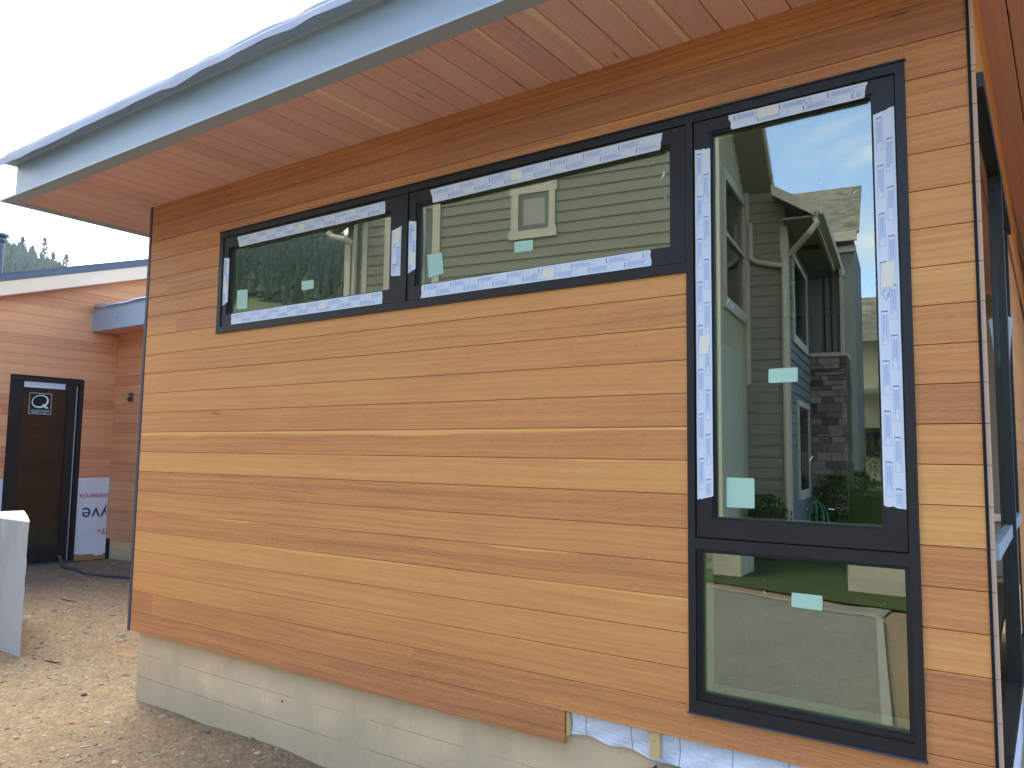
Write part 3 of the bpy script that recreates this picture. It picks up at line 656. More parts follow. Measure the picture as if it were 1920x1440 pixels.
m_=MB(); m_.tube([(-12,1.71,2.15),(-12,1.71,2.78)],.045,14); m_.tube([(-12,1.71,2.73),(-12,1.71,2.745)],.085,14); m_.tube([(-12,1.71,2.80),(-12,1.71,2.835),(-12,1.71,2.86)],[.095,.095,.02],14); m_.tube([(-12,1.71,2.78),(-12,1.71,2.80)],.05,14); m_.build('vent_pipe','flash',wing,smooth=False)
# wrap with upside down lettering
def wrapx(y0,y1,z0,z1):
    mb=MB(); ny,nz=16,26
    def P(i,k):
        y=y0+(y1-y0)*i/ny; z=z0+(z1-z0)*k/nz
        x=XW-.004+.004*math.sin(y*17+z*4)+.002*math.sin(z*11+y*5)
        if k==0: z+=.02*math.sin(y*9)
        return V((x,y,z))
    for i in range(ny):
        for k in range(nz): mb.face([P(i,k),P(i+1,k),P(i+1,k+1),P(i,k+1)])
    return mb
m_=wrapx(2.326,YC-.002,-1.505,-.49)
def onx(vs_,y,z,rot=True): return [V((XW+.003,y+(-v.x if rot else v.x),z+(-v.y if rot else v.y))) for v in vs_]
def clip_txt(vs,fs,y,z,ylo,yhi):
    P=onx(vs,y,z); keep=[f for f in fs if all(ylo<P[i].y<yhi for i in f)]; return P,keep
# text on a wall facing +x: rotated by half a turn as the sheet was hung upside down
vs,fs=text_geo('mmercia',.108); P,k=clip_txt(vs,fs,2.54,-.735,2.31,YC-.004); m_.mesh(P,k,1)
vs,fs=text_geo('yve',.27); P,k=clip_txt(vs,fs,2.575,-.97,2.31,YC-.004); m_.mesh(P,k,2)
vs,fs=text_geo('T',.12); P,k=clip_txt(vs,fs,2.70,-1.20,2.3,YC-.004); m_.mesh(P,k,1)
m_.face([(XW+.003,2.655,-1.20),(XW+.003,2.63,-1.18),(XW+.003,2.63,-1.22)],1)
m_.build('house_wrap',['wrap','red','navy'],wing)
m_=wrapx(.2,1.43,-1.505,-.49); m_.build('house_wrap','wrap',wing)
m_=MB(); m_.box(XW-.02,XW-.002,2.326,YC,-1.575,-1.50); m_.box(XW-.018,XW-.008,2.322,2.338,-1.5,-.9); m_.build('sheathing_edge','osb',wing)
# electrical box
jb=MB(); jb.box(-10.305,-10.205,2.715,2.7235,.53,.64); eb=jb.build('junction_box','bark',wing)
jb=MB(); jb.tube([(-10.25,2.71,.59),(-10.24,2.66,.60),(-10.22,2.65,.56),(-10.26,2.69,.545)],.009,6); jb.tube([(-10.27,2.71,.60),(-10.33,2.66,.62),(-10.36,2.65,.61)],.005,5,1); jb.build('wire',['steel','osb'],eb)
# the door
m_=MB(); D0,D1=1.43,2.326
def bx(mb,y0,y1,z0,z1,xa,xb,mi=0): mb.box(xa,xb,y0,y1,z0,z1,mi)
bx(m_,D0,D0+.055,-1.56,.79,XW-.10,XW+.006); bx(m_,D1-.055,D1,-1.56,.79,XW-.10,XW+.006); bx(m_,D0+.055,D1-.055,.735,.79,XW-.10,XW+.006)
bx(m_,D0,D1,-1.60,-1.56,XW-.12,XW+.02,1)
door=m_.build('door',['black','flash'],wing,label='black framed glass door in the far wing')
m_=MB(); a,b=D0+.06,D1-.085; bx(m_,a,a+.10,-1.555,.73,XW-.06,XW-.018); bx(m_,b-.10,b,-1.555,.73,XW-.06,XW-.018); bx(m_,a+.10,b-.10,.62,.73,XW-.06,XW-.018); bx(m_,a+.10,b-.10,-1.555,-1.36,XW-.06,XW-.018)
m_.build('door_leaf','black',door)
m_=MB(); bx(m_,D1-.083,D1-.072,-1.55,.71,XW-.04,XW-.012); m_.build('weather_seal','steel',door)
m_=MB(); bx(m_,a+.10,b-.10,-1.36,.62,XW-.042,XW-.036); m_.build('pane','doorglass',door)
m_=MB(); m_.box(XW-.0175,XW-.0168,1.60,2.095,.655,.728)
for k in range(6): m_.box(XW-.0166,XW-.0164,1.66+k*.07,1.70+k*.07,.685+.01*(k%2),.688+.01*(k%2),1)
m_.build('tape_strip',['tape','pen'],door)
m_=MB(); yc_,zc_=1.81,.455; xs_=XW-.0345
m_.box(xs_,xs_+.001,yc_-.133,yc_+.133,zc_-.133,zc_+.133,1)
for (ya,yb_,za,zb) in ((-.133,.133,.128,.133),(-.133,.133,-.133,-.128),(-.133,-.128,-.128,.128),(.128,.133,-.128,.128)): m_.box(xs_+.0012,xs_+.0016,yc_+ya,yc_+yb_,zc_+za,zc_+zb,0)
prev=None; N=40
for i in range(N+1):   # brush drawn letter Q
    a=2*math.pi*i/N+.9; ro=.088+.0*i; wdt=.010+.014*(.5+.5*math.sin(a+2.4)); c_=V((xs_+.0018,yc_-.005+ro*1.06*math.cos(a),zc_+.03+ro*.86*math.sin(a)+.012*math.cos(a)))
    n_=V((0,math.cos(a),math.sin(a))); cur=(c_-n_*wdt/2,c_+n_*wdt/2)
    if prev: m_.face([prev[0],prev[1],cur[1],cur[0]],0)
    prev=cur
m_.face([(xs_+.0019,yc_+.02,zc_-.01),(xs_+.0019,yc_+.05,zc_-.005),(xs_+.0019,yc_+.105,zc_-.055),(xs_+.0019,yc_+.07,zc_-.062)],0)
vs,fs=text_geo('QUANTUM',.040); m_.mesh([V((xs_+.0018,yc_+v.x*1.1,zc_-.095+v.y)) for v in vs],fs,0)
vs,fs=text_geo('WINDOWS & DOORS',.016); m_.mesh([V((xs_+.0018,yc_+v.x*1.1,zc_-.118+v.y)) for v in vs],fs,0)
m_.build('sticker',['sill','dark'],door)
# dark room behind the door
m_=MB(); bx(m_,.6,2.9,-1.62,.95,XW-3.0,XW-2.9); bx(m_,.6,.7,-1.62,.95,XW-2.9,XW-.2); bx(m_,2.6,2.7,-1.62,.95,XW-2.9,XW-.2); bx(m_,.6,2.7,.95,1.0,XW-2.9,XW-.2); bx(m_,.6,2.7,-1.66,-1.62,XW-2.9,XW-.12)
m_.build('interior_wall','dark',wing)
m_=MB(); m_.box(XW-.9,XW-.55,1.55,2.05,-1.6,-1.0,0,jit=.03); m_.build('interior_crate','osb',wing)

# ================================================================ GROUND
def smooth(x): x=max(0,min(1,x)); return x*x*(3-2*x)
from mathutils import noise as mn
def gh(x,y):
    z=gx(x,y)
    if -12<x<3 and -8<y<3.2: z+=.030*mn.noise(V((x*.9,y*.9,0)))+.016*mn.noise(V((x*3.1,y*3.1,2)))+.008*mn.noise(V((x*11,y*11,5)))
    if x<-6 or y<0: pass
    # little bank of soil against the foundation
    if -6<x<0 and -1.0<y<.5: z+=.02*smooth((y+1.0)/1.0)
    return z
def coords(lo,hi,step,far):
    c=[]; x=lo
    while x<hi: c.append(x); x+=step
    c.append(hi); g=step; a=hi; 
    while a<far: g*=1.35; a+=g; c.append(a)
    g=step; a=lo
    while a>-far: g*=1.35; a-=g; c.insert(0,a)
    return c
gxs=coords(-11.,.8,.07,700); gys=coords(-3.2,3.,.07,700)
vs=[]; fs=[]
for y in gys:
    for x in gxs: vs.append((x,y,gh(x,y)))
nx=len(gxs)
for j in range(len(gys)-1):
    for i in range(nx-1): fs.append((j*nx+i,j*nx+i+1,(j+1)*nx+i+1,(j+1)*nx+i))
mb=MB(); mb.mesh(vs,fs,0); g=mb.build('ground','dirt',None,smooth=True); g['kind']='structure'
# pebbles
r=random.Random(5); mb=MB()
ico=[(0,0,1),(.89,0,.45),(.28,.85,.45),(-.72,.53,.45),(-.72,-.53,.45),(.28,-.85,.45),(.72,.53,-.45),(-.28,.85,-.45),(-.89,0,-.45),(-.28,-.85,-.45),(.72,-.53,-.45),(0,0,-1)]
icf=[(0,1,2),(0,2,3),(0,3,4),(0,4,5),(0,5,1),(1,6,2),(2,7,3),(3,8,4),(4,9,5),(5,10,1),(1,10,6),(2,6,7),(3,7,8),(4,8,9),(5,9,10),(6,11,7),(7,11,8),(8,11,9),(9,11,10),(10,11,6)]
cnt=0
while cnt<13000:
    x=r.uniform(-10.6,-2.2); y=r.uniform(-1.6,2.6)
    if -5.12<x and y>.05: continue
    if abs(x)>9.5 and r.random()<.4: continue
    dens=.5+.5*mn.noise(V((x*1.3,y*1.3,7)))
    if r.random()>dens*1.4: continue
    s=r.uniform(.003,.010)*(1 if r.random()<.9 else r.uniform(1.4,2.8)); z=gh(x,y)
    k=r.random(); base=(.25,.185,.12) if k<.5 else (.17,.14,.11) if k<.78 else (.36,.30,.22) if k<.9 else (.33,.20,.11) if k<.96 else (.10,.10,.11)
    f=r.uniform(.75,1.25); col=(base[0]*f,base[1]*f,base[2]*f,1)
    a=r.uniform(0,6.28); ca,sa_=math.cos(a),math.sin(a); sx_,sy_,sz_=s*r.uniform(.8,1.6),s*r.uniform(.7,1.1),s*r.uniform(.35,.7)
    P=[(x+(p[0]*sx_*ca-p[1]*sy_*sa_)*r.uniform(.85,1.15),y+(p[0]*sx_*sa_+p[1]*sy_*ca)*r.uniform(.85,1.15),z+p[2]*sz_) for p in ico]
    mb.mesh(P,icf,0,col); cnt+=1
o=mb.build('gravel','pebble',None); o['kind']='stuff'; o['label']='loose gravel and small stones scattered over the dirt'; o['category']='gravel'
# clumps of stones / debris, sticks
def loose(name,label,cat,mb,mats,grp=None):
    o=mb.build(name,mats); o['label']=label; o['category']=cat
    if grp: o['group']=grp
    return o
for (x,y,s,lab) in ((-5.45,-.10,.022,'black stone chip lying beside the foundation corner'),(-6.55,-.42,.024,'dark lump of stone in front of the concrete block'),(-6.9,-.9,.03,'flat dark stone in the lower left dirt')):
    mb=MB(); z=gh(x,y); mb.mesh([(x+p[0]*s*R.uniform(.9,1.5),y+p[1]*s,z+.3*s+p[2]*s*.5) for p in ico],icf,0,(.07,.07,.075,1)); loose('stone',lab,'stone',mb,'pebble')
for (x,y,a,L,lab) in ((-6.35,.12,.3,.20,'thin broken stick lying right of the concrete block'),(-8.3,1.15,.1,.28,'long thin twig lying on the dirt below the wing')):
    mb=MB(); p=[(x+L*(k/4-.5)*math.cos(a),y+L*(k/4-.5)*math.sin(a),gh(x,y)+.010+.003*math.sin(k*2)) for k in range(5)]; mb.tube(p,[.004,.005,.005,.004,.002],6); loose('stick',lab,'stick',mb,'bark')
# hose
pts=[(-10.66,2.10,-1.50),(-10.60,2.09,-1.475),(-10.52,2.08,-1.50),(-10.42,2.05,-1.56)]
for (x,y) in ((-10.2,1.97),(-9.98,1.93),(-9.8,1.92),(-9.6,1.95),(-9.4,2.03),(-9.2,2.10),(-9.0,2.16),(-8.6,2.2)): pts.append((x,y,gh(x,y)+.018))
cu=[]
for i in range(len(pts)-1):
    p0,p1,p2,p3=[V(pts[max(0,min(len(pts)-1,i+k))]) for k in (-1,0,1,2)]
    for t_ in (0,.25,.5,.75): cu.append(.5*((2*p1)+(p2-p0)*t_+(2*p0-5*p1+4*p2-p3)*t_*t_+(3*p1-p0-3*p2+p3)*t_**3))
mb=MB(); mb.tube(cu,.019,10); o=loose('hose','dark grey hose curving from the glass door across the dirt','hose',mb,'rubber')
for p in o.data.polygons: p.use_smooth=True
# big cast block at the left edge
mb=MB(); z0=gh(-6.7,0)-.1; ztop=-.685
fp=[(-7.9,.01),(-6.658,.01),(-7.2,.235),(-7.9,.50)]
def chip(z,dx): return [V((x+dx*(1 if i in (1,2) else 0),y,z)) for i,(x,y) in enumerate(fp)]
n=26; rings=[]
for k in range(n+1):
    z=z0+(ztop-.006-z0)*k/n; rings.append(chip(z,R.uniform(-.010,.004)-.02*(1-k/n)*0))
rings.append([V((p.x+(-.006 if i in(1,2) else 0),p.y+(.006 if i<2 else -.006),ztop)) for i,p in enumerate(chip(ztop,0))])
vs=[p for q in rings for p in q]; fs=[]
for k in range(len(rings)-1):
    for i in range(4): j=(i+1)%4; fs.append((k*4+i,k*4+j,(k+1)*4+j,(k+1)*4+i))
fs.append(tuple((len(rings)-1)*4+i for i in range(4))); mb.mesh(vs,fs)
loose('concrete_block','large grey cast concrete block at the left edge in front of the glass door','concrete block',mb,'blk')

# ================================================================ ACROSS THE STREET (seen in the window reflections)
GL=.03
th=math.radians(9); E1=V((math.cos(th),math.sin(th),0)); E2=V((-math.sin(th),math.cos(th),0)); A0=V((-3.766,7.105,0))
def N(a,b,z):
    p=A0+E1*a+E2*b; return V((p.x,2*GL-p.y,z))
def nb(mb,a0,a1,b0,b1,z0,z1,mi=0,col=(.5,.5,0,1)): mb.box(a0,a1,b0,b1,z0,z1,mi,T=lambda p:N(p.x,p.y,p.z),col=col)
def lap(mb,fix,val,s0,s1,z0,z1,sgn,ex=.163,mi=0):
    """lap siding; fix 'b': wall at b=val running along a (faces -b*sgn); fix 'a': wall at a=val along b (faces +a)"""
    z=z0
    while z<z1-.01:
        t_=min(z+ex,z1)
        def Q(s,o,zz): return N(s,val-o,zz) if fix=='b' else N(val+o,s,zz)
        lo,hi=.020,.004
        mb.face([Q(s0,lo,z),Q(s1,lo,z),Q(s1,hi,t_),Q(s0,hi,t_)],mi); mb.face([Q(s0,lo,z),Q(s0,0,z),Q(s1,0,z),Q(s1,lo,z)],mi)
        z+=ex
nh=thing('neighbour_house','two storey grey green house with pale trim, seen only reflected in the windows','house',tuple(N(-3,2,-1.6)))
gz=-1.75
m_=MB(); lap(m_,'b',0.,-6.18,0.,gz,5.3,1); nb(m_,-6.18,0,.0,.1,gz,5.3)
lap(m_,'b',1.9,0,.45,-.9,4.2,1); lap(m_,'b',1.9,.45,.62,-.9,3.78,1); 
m_.build('lap_siding','nsiding',nh)
m_=MB(); lap(m_,'a',.62,1.9,5.04,-1.2,3.4,1); m_.build('lap_siding','nside2',nh)
# body volumes
m_=MB(); nb(m_,-6.15,-.02,.12,6.,gz,5.2); nb(m_,-.01,.60,1.93,8,gz,3.4); m_.build('wall_core','nside2',nh)
# board and batten wall a=0
m_=MB(); nb(m_,-.02,.004,.0,1.9,-1.0,5.2)
for k in range(13): 
    b=.12+k*.145
    nb(m_,.004,.022,b,b+.03,-.9,2.0); nb(m_,.004,.022,b,b+.03,3.95,4.9)
m_.build('batten_wall','nbatten',nh)
m_=MB(); nb(m_,.004,.03,.0,1.9,-1.7,1.40); m_.build('foundation_band','nbatten',nh)
# tall window in that wall
m_=MB()
for b0,b1,z0,z1 in ((.22,1.82,1.92,2.08),(.22,1.82,3.74,3.88),(.22,.32,2.08,3.74),(1.72,1.82,2.08,3.74),(.32,1.72,2.93,2.99)): nb(m_,.004,.05,b0,b1,z0,z1)
wn_=m_.build('window','stucco_w',nh); m_=MB(); nb(m_,.006,.012,.32,1.72,2.08,3.74); m_.build('pane','farglass',wn_)
# corner boards
for q in ((-.10,.03,-.03,.0,gz,5.2),(-6.22,-6.10,-.03,.0,gz,3.5),(-5.86,-5.76,-.025,.0,gz,4.6),(.55,.66,1.86,1.9,-1.2,3.4),(.0,.09,1.86,1.9,1.0,4.),(.625,.65,1.9,2.0,-1.2,3.4)):
    m_=MB(); nb(m_,*q); m_.build('corner_board','stucco_w',nh)
# small square window
m_=MB()
for a0,a1,z0,z1 in ((-3.12,-2.33,3.80,3.945),(-3.12,-2.33,3.11,3.235),(-3.08,-2.96,3.235,3.80),(-2.46,-2.36,3.235,3.80)): nb(m_,a0,a1,-.045,0,z0,z1)
w2=m_.build('window','stucco_w',nh)
m_=MB()
for a0,a1,z0,z1 in ((-2.96,-2.46,3.72,3.80),(-2.96,-2.46,3.235,3.315),(-2.96,-2.89,3.315,3.72),(-2.53,-2.46,3.315,3.72)): nb(m_,a0,a1,-.03,0,z0,z1)
m_.build('window_frame','nside2',w2)
m_=MB(); nb(m_,-2.89,-2.53,-.024,-.020,3.315,3.72); m_.build('pane','farglass',w2)
# tall window at the left of the middle reflection
m_=MB()
for a0,a1,z0,z1 in ((-4.62,-4.34,2.2,3.85),(-5.4,-5.18,2.2,3.85),(-5.18,-4.62,3.72,3.85),(-5.18,-4.62,2.2,2.3)): nb(m_,a0+ (.14 if a0==-4.62 else 0),a1,-.045,0,z0,z1)
w3=m_.build('window','stucco_w',nh); m_=MB(); nb(m_,-4.62,-4.50,-.03,0,2.3,3.72); m_.build('window_frame','nside2',w3)
m_=MB(); nb(m_,-5.18,-4.62,-.024,-.020,2.3,3.72); m_.build('pane','farglass',w3)
# roofs
def quad(mb,pts,th_,mi=0):
    a=[N(*p) for p in pts]; b=[N(p[0],p[1],p[2]+th_) for p in pts]
    mb.mesh(a+b,[(0,1,2,3),(7,6,5,4),(0,4,5,1),(1,5,6,2),(2,6,7,3),(3,7,4,0)],mi)
m_=MB(); quad(m_,[(-6.5,-.4,5.68),(.43,-.4,5.68),(.43,2.18,3.76),(-6.5,2.18,3.76)],.10); m_.build('roof_soffit','nsoffit',nh)
m_=MB(); quad(m_,[(-6.5,-.4,5.80),(.41,-.4,5.80),(.41,2.18,3.87),(-6.5,2.18,3.87)],.05); m_.build('roof','shingle',nh)
m_=MB(); quad(m_,[(.431,-.4,5.66),(.47,-.4,5.66),(.47,2.2,3.72),(.431,2.2,3.72)],.17); quad(m_,[(-.2,2.18,3.75),(.50,2.18,3.75),(.50,2.24,3.75),(-.2,2.24,3.75)],.12); m_.build('rake_board','stucco_w',nh)
# second roof over the set-back wall
m_=MB(); quad(m_,[(.48,1.52,3.81),(1.05,1.52,3.44),(1.05,6,3.44),(.48,6,3.81)],.03); nb(m_,.62,1.05,1.52,6,3.40,3.43); m_.build('roof_soffit','nsoffit',nh)
m_=MB(); quad(m_,[(.48,1.5,3.915),(1.07,1.5,3.53),(1.07,6,3.53),(.48,6,3.915)],.04); m_.build('roof','shingle',nh)
m_=MB(); quad(m_,[(.48,1.47,3.795),(1.09,1.47,3.40),(1.09,1.50,3.40),(.48,1.50,3.795)],.16); nb(m_,1.09,1.20,1.47,6,3.42,3.54); nb(m_,1.05,1.09,1.5,6,3.34,3.54); m_.build('gutter','stucco_w',nh)
m_=MB(); m_.tube([N(1.12,1.42,3.44),N(1.12,1.42,3.28),N(1.02,1.44,3.16),N(.72,1.80,2.98),N(.60,1.82,2.86),N(.60,1.82,2.0),N(.60,1.82,-1.3)],.045,8); m_.build('downspout','stucco_w',nh); m_=MB(); m_.tube([N(.60,1.82,2.78),N(.20,1.84,2.88),N(.11,1.85,2.95),N(.11,1.85,3.5)],.04,8); m_.build('downspout','stucco_w',nh); m_=MB(); m_.tube([N(-5.98,-.06,2.),N(-5.98,-.06,4.5)],.04,8); m_.build('downspout','stucco_w',nh,smooth=False)
m_=MB(); nb(m_,.72,.98,3.1,3.45,3.395,3.40); m_.build('soffit_vent','dark',nh)
m_=MB(); quad(m_,[(-6.42,-.35,3.56),(-5.9,-.35,3.86),(-5.9,0,3.86),(-6.42,0,3.56)],.10); quad(m_,[(-6.44,-.4,3.54),(-5.8,-.4,3.90),(-5.8,-.35,3.90),(-6.44,-.35,3.54)],.18); m_.build('eave','nsoffit',nh)
m_=MB(); m_.tube([N(-6.26,-.42,3.50),N(-6.18,-.41,3.42),N(-5.95,-.38,3.36),N(-5.86,-.30,3.30)],.05,8); m_.build('gutter','stucco_w',nh)
# windows on the receding wall a=.62
for b0,b1,z0,z1 in ((2.9,4.3,-.62,.74),(2.55,4.3,1.85,3.05)):
    m_=MB(); e=.09
    for q in ((b0-e,b1+e,z1,z1+e),(b0-e,b1+e,z0-e*1.6,z0),(b0-e,b0,z0,z1),(b1,b1+e,z0,z1)): nb(m_,.62,.665,*q)
    w4=m_.build('window','stucco_w',nh); m_=MB(); nb(m_,.645,.650,b0,b1,z0,z1); m_.build('pane','farglass',w4)
# stone pier and the panel above it
m_=MB(); z=-1.5; r=random.Random(9)
while z<1.76:
    h=r.choice((.05,.07,.09,.12,.16)); a=.62
    while a<1.22:
        wd=r.uniform(.07,.30); a1=min(a+wd,1.24); f=r.uniform(.5,2.6); o_=r.uniform(0,.035); c_=(.19*f,.175*f,.165*f,1)
        nb(m_,a+.004,a1-.004,5.04-.03-o_,5.3,z+.004,min(z+h,1.77)-.004,0,c_); a=a1
    b=5.05
    while b<6.0:
        wd=r.uniform(.12,.3); f=r.uniform(.45,1.2); nb(m_,1.0,1.24+r.uniform(0,.03),b,b+wd-.006,z+.004,min(z+h,1.77)-.004,0,(.19*f,.175*f,.165*f,1)); b+=wd
    z+=h
m_.build('stone_pier','stone',nh)
m_=MB(); nb(m_,.6,1.27,4.98,6,1.77,1.84); nb(m_,1.16,1.22,5.0,5.1,1.84,3.4); m_.build('stone_cap','stucco_w',nh)
m_=MB(); nb(m_,.62,1.16,5.1,5.16,1.84,3.4,0); m_.build('upper_panel','nside2',nh)
m_=MB(); nb(m_,.88,.90,5.07,5.1,1.84,3.3); nb(m_,1.0,1.02,5.07,5.1,1.84,3.3); m_.build('panel_batten','dark',nh)
# farther buildings
fb=thing('townhouse','grey green gabled townhouse with shingle roof, farther back in the tall window reflection','townhouse',tuple(N(.3,12,-1.2)))
m_=MB(); nb(m_,-1.5,1.12,11.2,15,-1.5,5.6); m_.build('wall','nside2',fb)
m_=MB(); quad(m_,[(-1.8,10.9,5.60),(1.27,10.9,5.60),(1.27,13.2,7.5),(-1.8,13.2,7.5)],.08); m_.build('roof','shingle',fb)
m_=MB(); nb(m_,-1.8,1.22,10.8,10.9,5.42,5.66); nb(m_,.2,1.15,11.1,11.2,5.2,5.36); nb(m_,.62,.72,11.1,11.2,1.,5.2); m_.build('gutter','stucco_w',fb)
fc=thing('garage_building','low pale building with shingle roof at the right of the tall window reflection','building',tuple(N(2,17,-1.2)))
m_=MB(); nb(m_,.7,4,17,22,-1.5,3.7); m_.build('wall','nbatten',fc)
m_=MB(); quad(m_,[(.55,16.4,3.75),(4,16.4,3.75),(4,18.5,5.3),(.55,18.5,5.3)],.08); m_.build('roof','shingle',fc)
m_=MB(); nb(m_,.55,4,16.3,16.42,3.6,3.80); m_.build('gutter','stucco_w',fc)
m_=MB(); nb(m_,.7,4,15.6,17,1.9,2.05); [nb(m_,.75+k*.1,.77+k*.1,15.62,15.64,1.0,1.9) for k in range(30)]; nb(m_,.7,4,15.6,15.66,1.88,1.93); nb(m_,.7,4,15.6,17,.85,1.0); m_.build('balcony','stucco_w',fc)
m_=MB(); nb(m_,1.05,1.5,16.95,17,.0,.75); m_.build('door','farglass',fc)
# lawn, gravel bed, kerb
mb=MB()
def gv(a,b,h=.004): p=N(a,b,0); return V((p.x,p.y,gh(p.x,p.y)+h))
n=70
for i in range(n):
    for j in range(n):
        def P(i,j): x=-14+24*i/n; y=-6.1+.62*(i/n*24-14+3)*0-(34*(j/n)**1.5); y-=(.0); yy=y-(.27*(-x-4) if False else 0); return V((x,y+.22*(x+3),gh(x,y+.22*(x+3))+.022))
        mb.face([P(i,j),P(i,j+1),P(i+1,j+1),P(i+1,j)])
o=mb.build('lawn','lawn',None,smooth=True); o['kind']='structure'
mb=MB(); nA,nB=60,40
for i in range(nA):
    for j in range(nB):
        def P(i,j):
            y=-2.0-3.9*j/nB; xr=-.95-.60*max(0,min(1,(-y-2.2)/3.)); x0_=-9.; x=x0_+(xr-x0_)*i/nA; y=y if j<nB else -5.5-.24*(-x-2.0); return V((x,y,gh(x,y)+.010))
        mb.face([P(i,j),P(i,j+1),P(i+1,j+1),P(i+1,j)])
o=mb.build('driveway','drive',None,smooth=True); o['kind']='structure'
mb=MB(); kp=[(-7.5,-7.2),(-3.49,-5.85),(-2.117,-5.40),(-1.62,-5.29),(-1.55,-5.2),(-.951,-2.20),(-.9,-1.9)]
for i in range(len(kp)-1):
    p,q=V((*kp[i],0)),V((*kp[i+1],0)); d=(q-p).normalized(); n_=V((-d.y,d.x,0))*.030; ns=12
    for k in range(ns):
        a=p+(q-p)*k/ns; b=p+(q-p)*(k+1)/ns
        z=lambda v,h: V((v.x,v.y,gh(v.x,v.y)+h))
        mb.mesh([z(a-n_,-.05),z(a+n_,-.05),z(a+n_,.035),z(a-n_,.035),z(b-n_,-.05),z(b+n_,-.05),z(b+n_,.035),z(b-n_,.035)],[(3,2,6,7),(0,3,7,4),(1,5,6,2),(0,1,2,3),(4,7,6,5)])
o=mb.build('kerb','kerb',None); o['kind']='structure'
for (x0,x1,y,lab) in ((-3.73,-3.38,-6.66,'small pale concrete block on the lawn, left one reflected in the low window'),(-2.13,-.6,-6.58,'wide pale concrete block on the lawn, right one reflected in the low window')):
    mb=MB(); z=gh(x0,y); mb.box(x0,x1,y-.5,y,z-.1,z+.62,0,jit=.006); loose('concrete_block',lab,'concrete block',mb,'blkfar','concrete blocks on the lawn')
# shrubs and hoops at the neighbour's wall
def shrub(p,rad,h,lab,name='shrub',col0=(.045,.085,.02),n_=900,cat='shrub',grp='shrubs by the neighbour house'):
    e=thing(name,lab,cat,tuple(p),grp); mb=MB(); r=random.Random(int(p[0]*1000))
    for k in range(n_):
        a=r.uniform(0,6.28); u=r.random()**.5; zz=r.uniform(0,1); rr=rad*u*math.sqrt(max(.05,1-(zz-.3)**2/.6))*(1+.25*math.sin(a*3+zz*5))
        c_=V((p[0]+rr*math.cos(a),p[1]+rr*math.sin(a),p[2]+h*zz)); s=r.uniform(.02,.045)
        d1=V((r.uniform(-1,1),r.uniform(-1,1),r.uniform(-1,1))).normalized()*s; d2=d1.cross(V((r.uniform(-1,1),r.uniform(-1,1),r.uniform(-1,1)))).normalized()*s*.5
        f=r.uniform(.6,1.6); mb.face([c_-d1,c_+d2,c_+d1,c_-d2],0,None,(col0[0]*f,col0[1]*f,col0[2]*f,1))
    mb.build('foliage','leaf',e); mb=MB()
    for k in range(5): a=k*1.3; mb.tube([V(p),V(p)+V((rad*.4*math.cos(a),rad*.4*math.sin(a),h*.6))],[.012,.004],5)
    mb.build('stem','bark',e)
for (a,b,rad,h,lab) in ((.35,1.35,.30,.55,'round green shrub beside the corner downspout of the neighbour house'),(1.05,4.4,.42,.75,'dense green shrub at the foot of the stone pier'),(1.35,6.5,.35,.8,'shrub behind the stone pier of the neighbour house'),(1.9,9.0,.7,.9,'wide bright green bush on the bank right of the pier'),(2.2,14.2,.9,1.0,'broad bush below the balcony of the pale building')):
    p=N(a,b,0); p.z=gh(p.x,p.y)+ (.35 if b<8 else 1.0)*1.0; shrub(p,rad,h,lab)
mb=MB(); p=N(1.5,9,0)
for a,b,zz in ((.2,1.0,.35),): pass
# raised planting bed carrying the shrubs
mb=MB(); nb(mb,.03,2.4,1.25,5.0,-2.0,-1.22); nb(mb,.64,6,5.0,30,-2.0,-.75); o=mb.build('planting_bed','lawn',None); o['kind']='structure'
for (a,b,lab) in ((.30,1.42,'green wire plant hoop beside the downspout shrub'),(.82,3.6,'green wire plant hoop in front of the stone pier')):
    mb=MB(); p=N(a,b,-1.22)
    for k in range(5):
        an=k*math.pi/5; pts=[p+V((math.cos(an)*.2*math.cos(t_),math.sin(an)*.2*math.cos(t_),.42*math.sin(t_))) for t_ in [i*math.pi/10 for i in range(11)]]; mb.tube(pts,.005,4)
    loose('plant_hoop',lab,'plant hoop',mb,'teal','wire plant hoops')

# ================================================================ HILLS AND FOREST
def slope(ph): # ph: degrees from -X towards +Y
    pts=[(-180,.10),(-100,.12),(-70,.20),(-46,.30),(-40,.325),(-30,.33),(-10,.27),(12,.258),(20,.256),(22,.25),(23.5,.236),(25,.21),(28,.17),(40,.12),(100,.12),(180,.10)]
    for (a,b),(c,d) in zip(pts,pts[1:]):
        if ph<=c: return b+(d-b)*(ph-a)/(c-a)
    return .1
def hz(x,y):
    rr=math.hypot(x,y); ph=math.degrees(math.atan2(y,-x)); rise=slope(ph)*(rr-60); top=slope(ph)*270
    return -2.2+max(0,min(rise,top+(rr-330)*-.05))+1.5*mn.noise(V((x*.02,y*.02,0)))*smooth((rr-60)/60)
mb=MB(); na,nr=150,26; vs=[]; fs=[]
for i in range(na):
    a=2*math.pi*i/na
    for j in range(nr):
        rr=58+ (520-58)*(j/(nr-1)); x,y=rr*math.cos(a),rr*math.sin(a); vs.append((x,y,hz(x,y) if j else -3.5))
for i in range(na):
    for j in range(nr-1): fs.append((i*nr+j,i*nr+j+1,((i+1)%na)*nr+j+1,((i+1)%na)*nr+j))
mb.mesh(vs,fs); o=mb.build('hill','hill',None,smooth=True); o['kind']='structure'
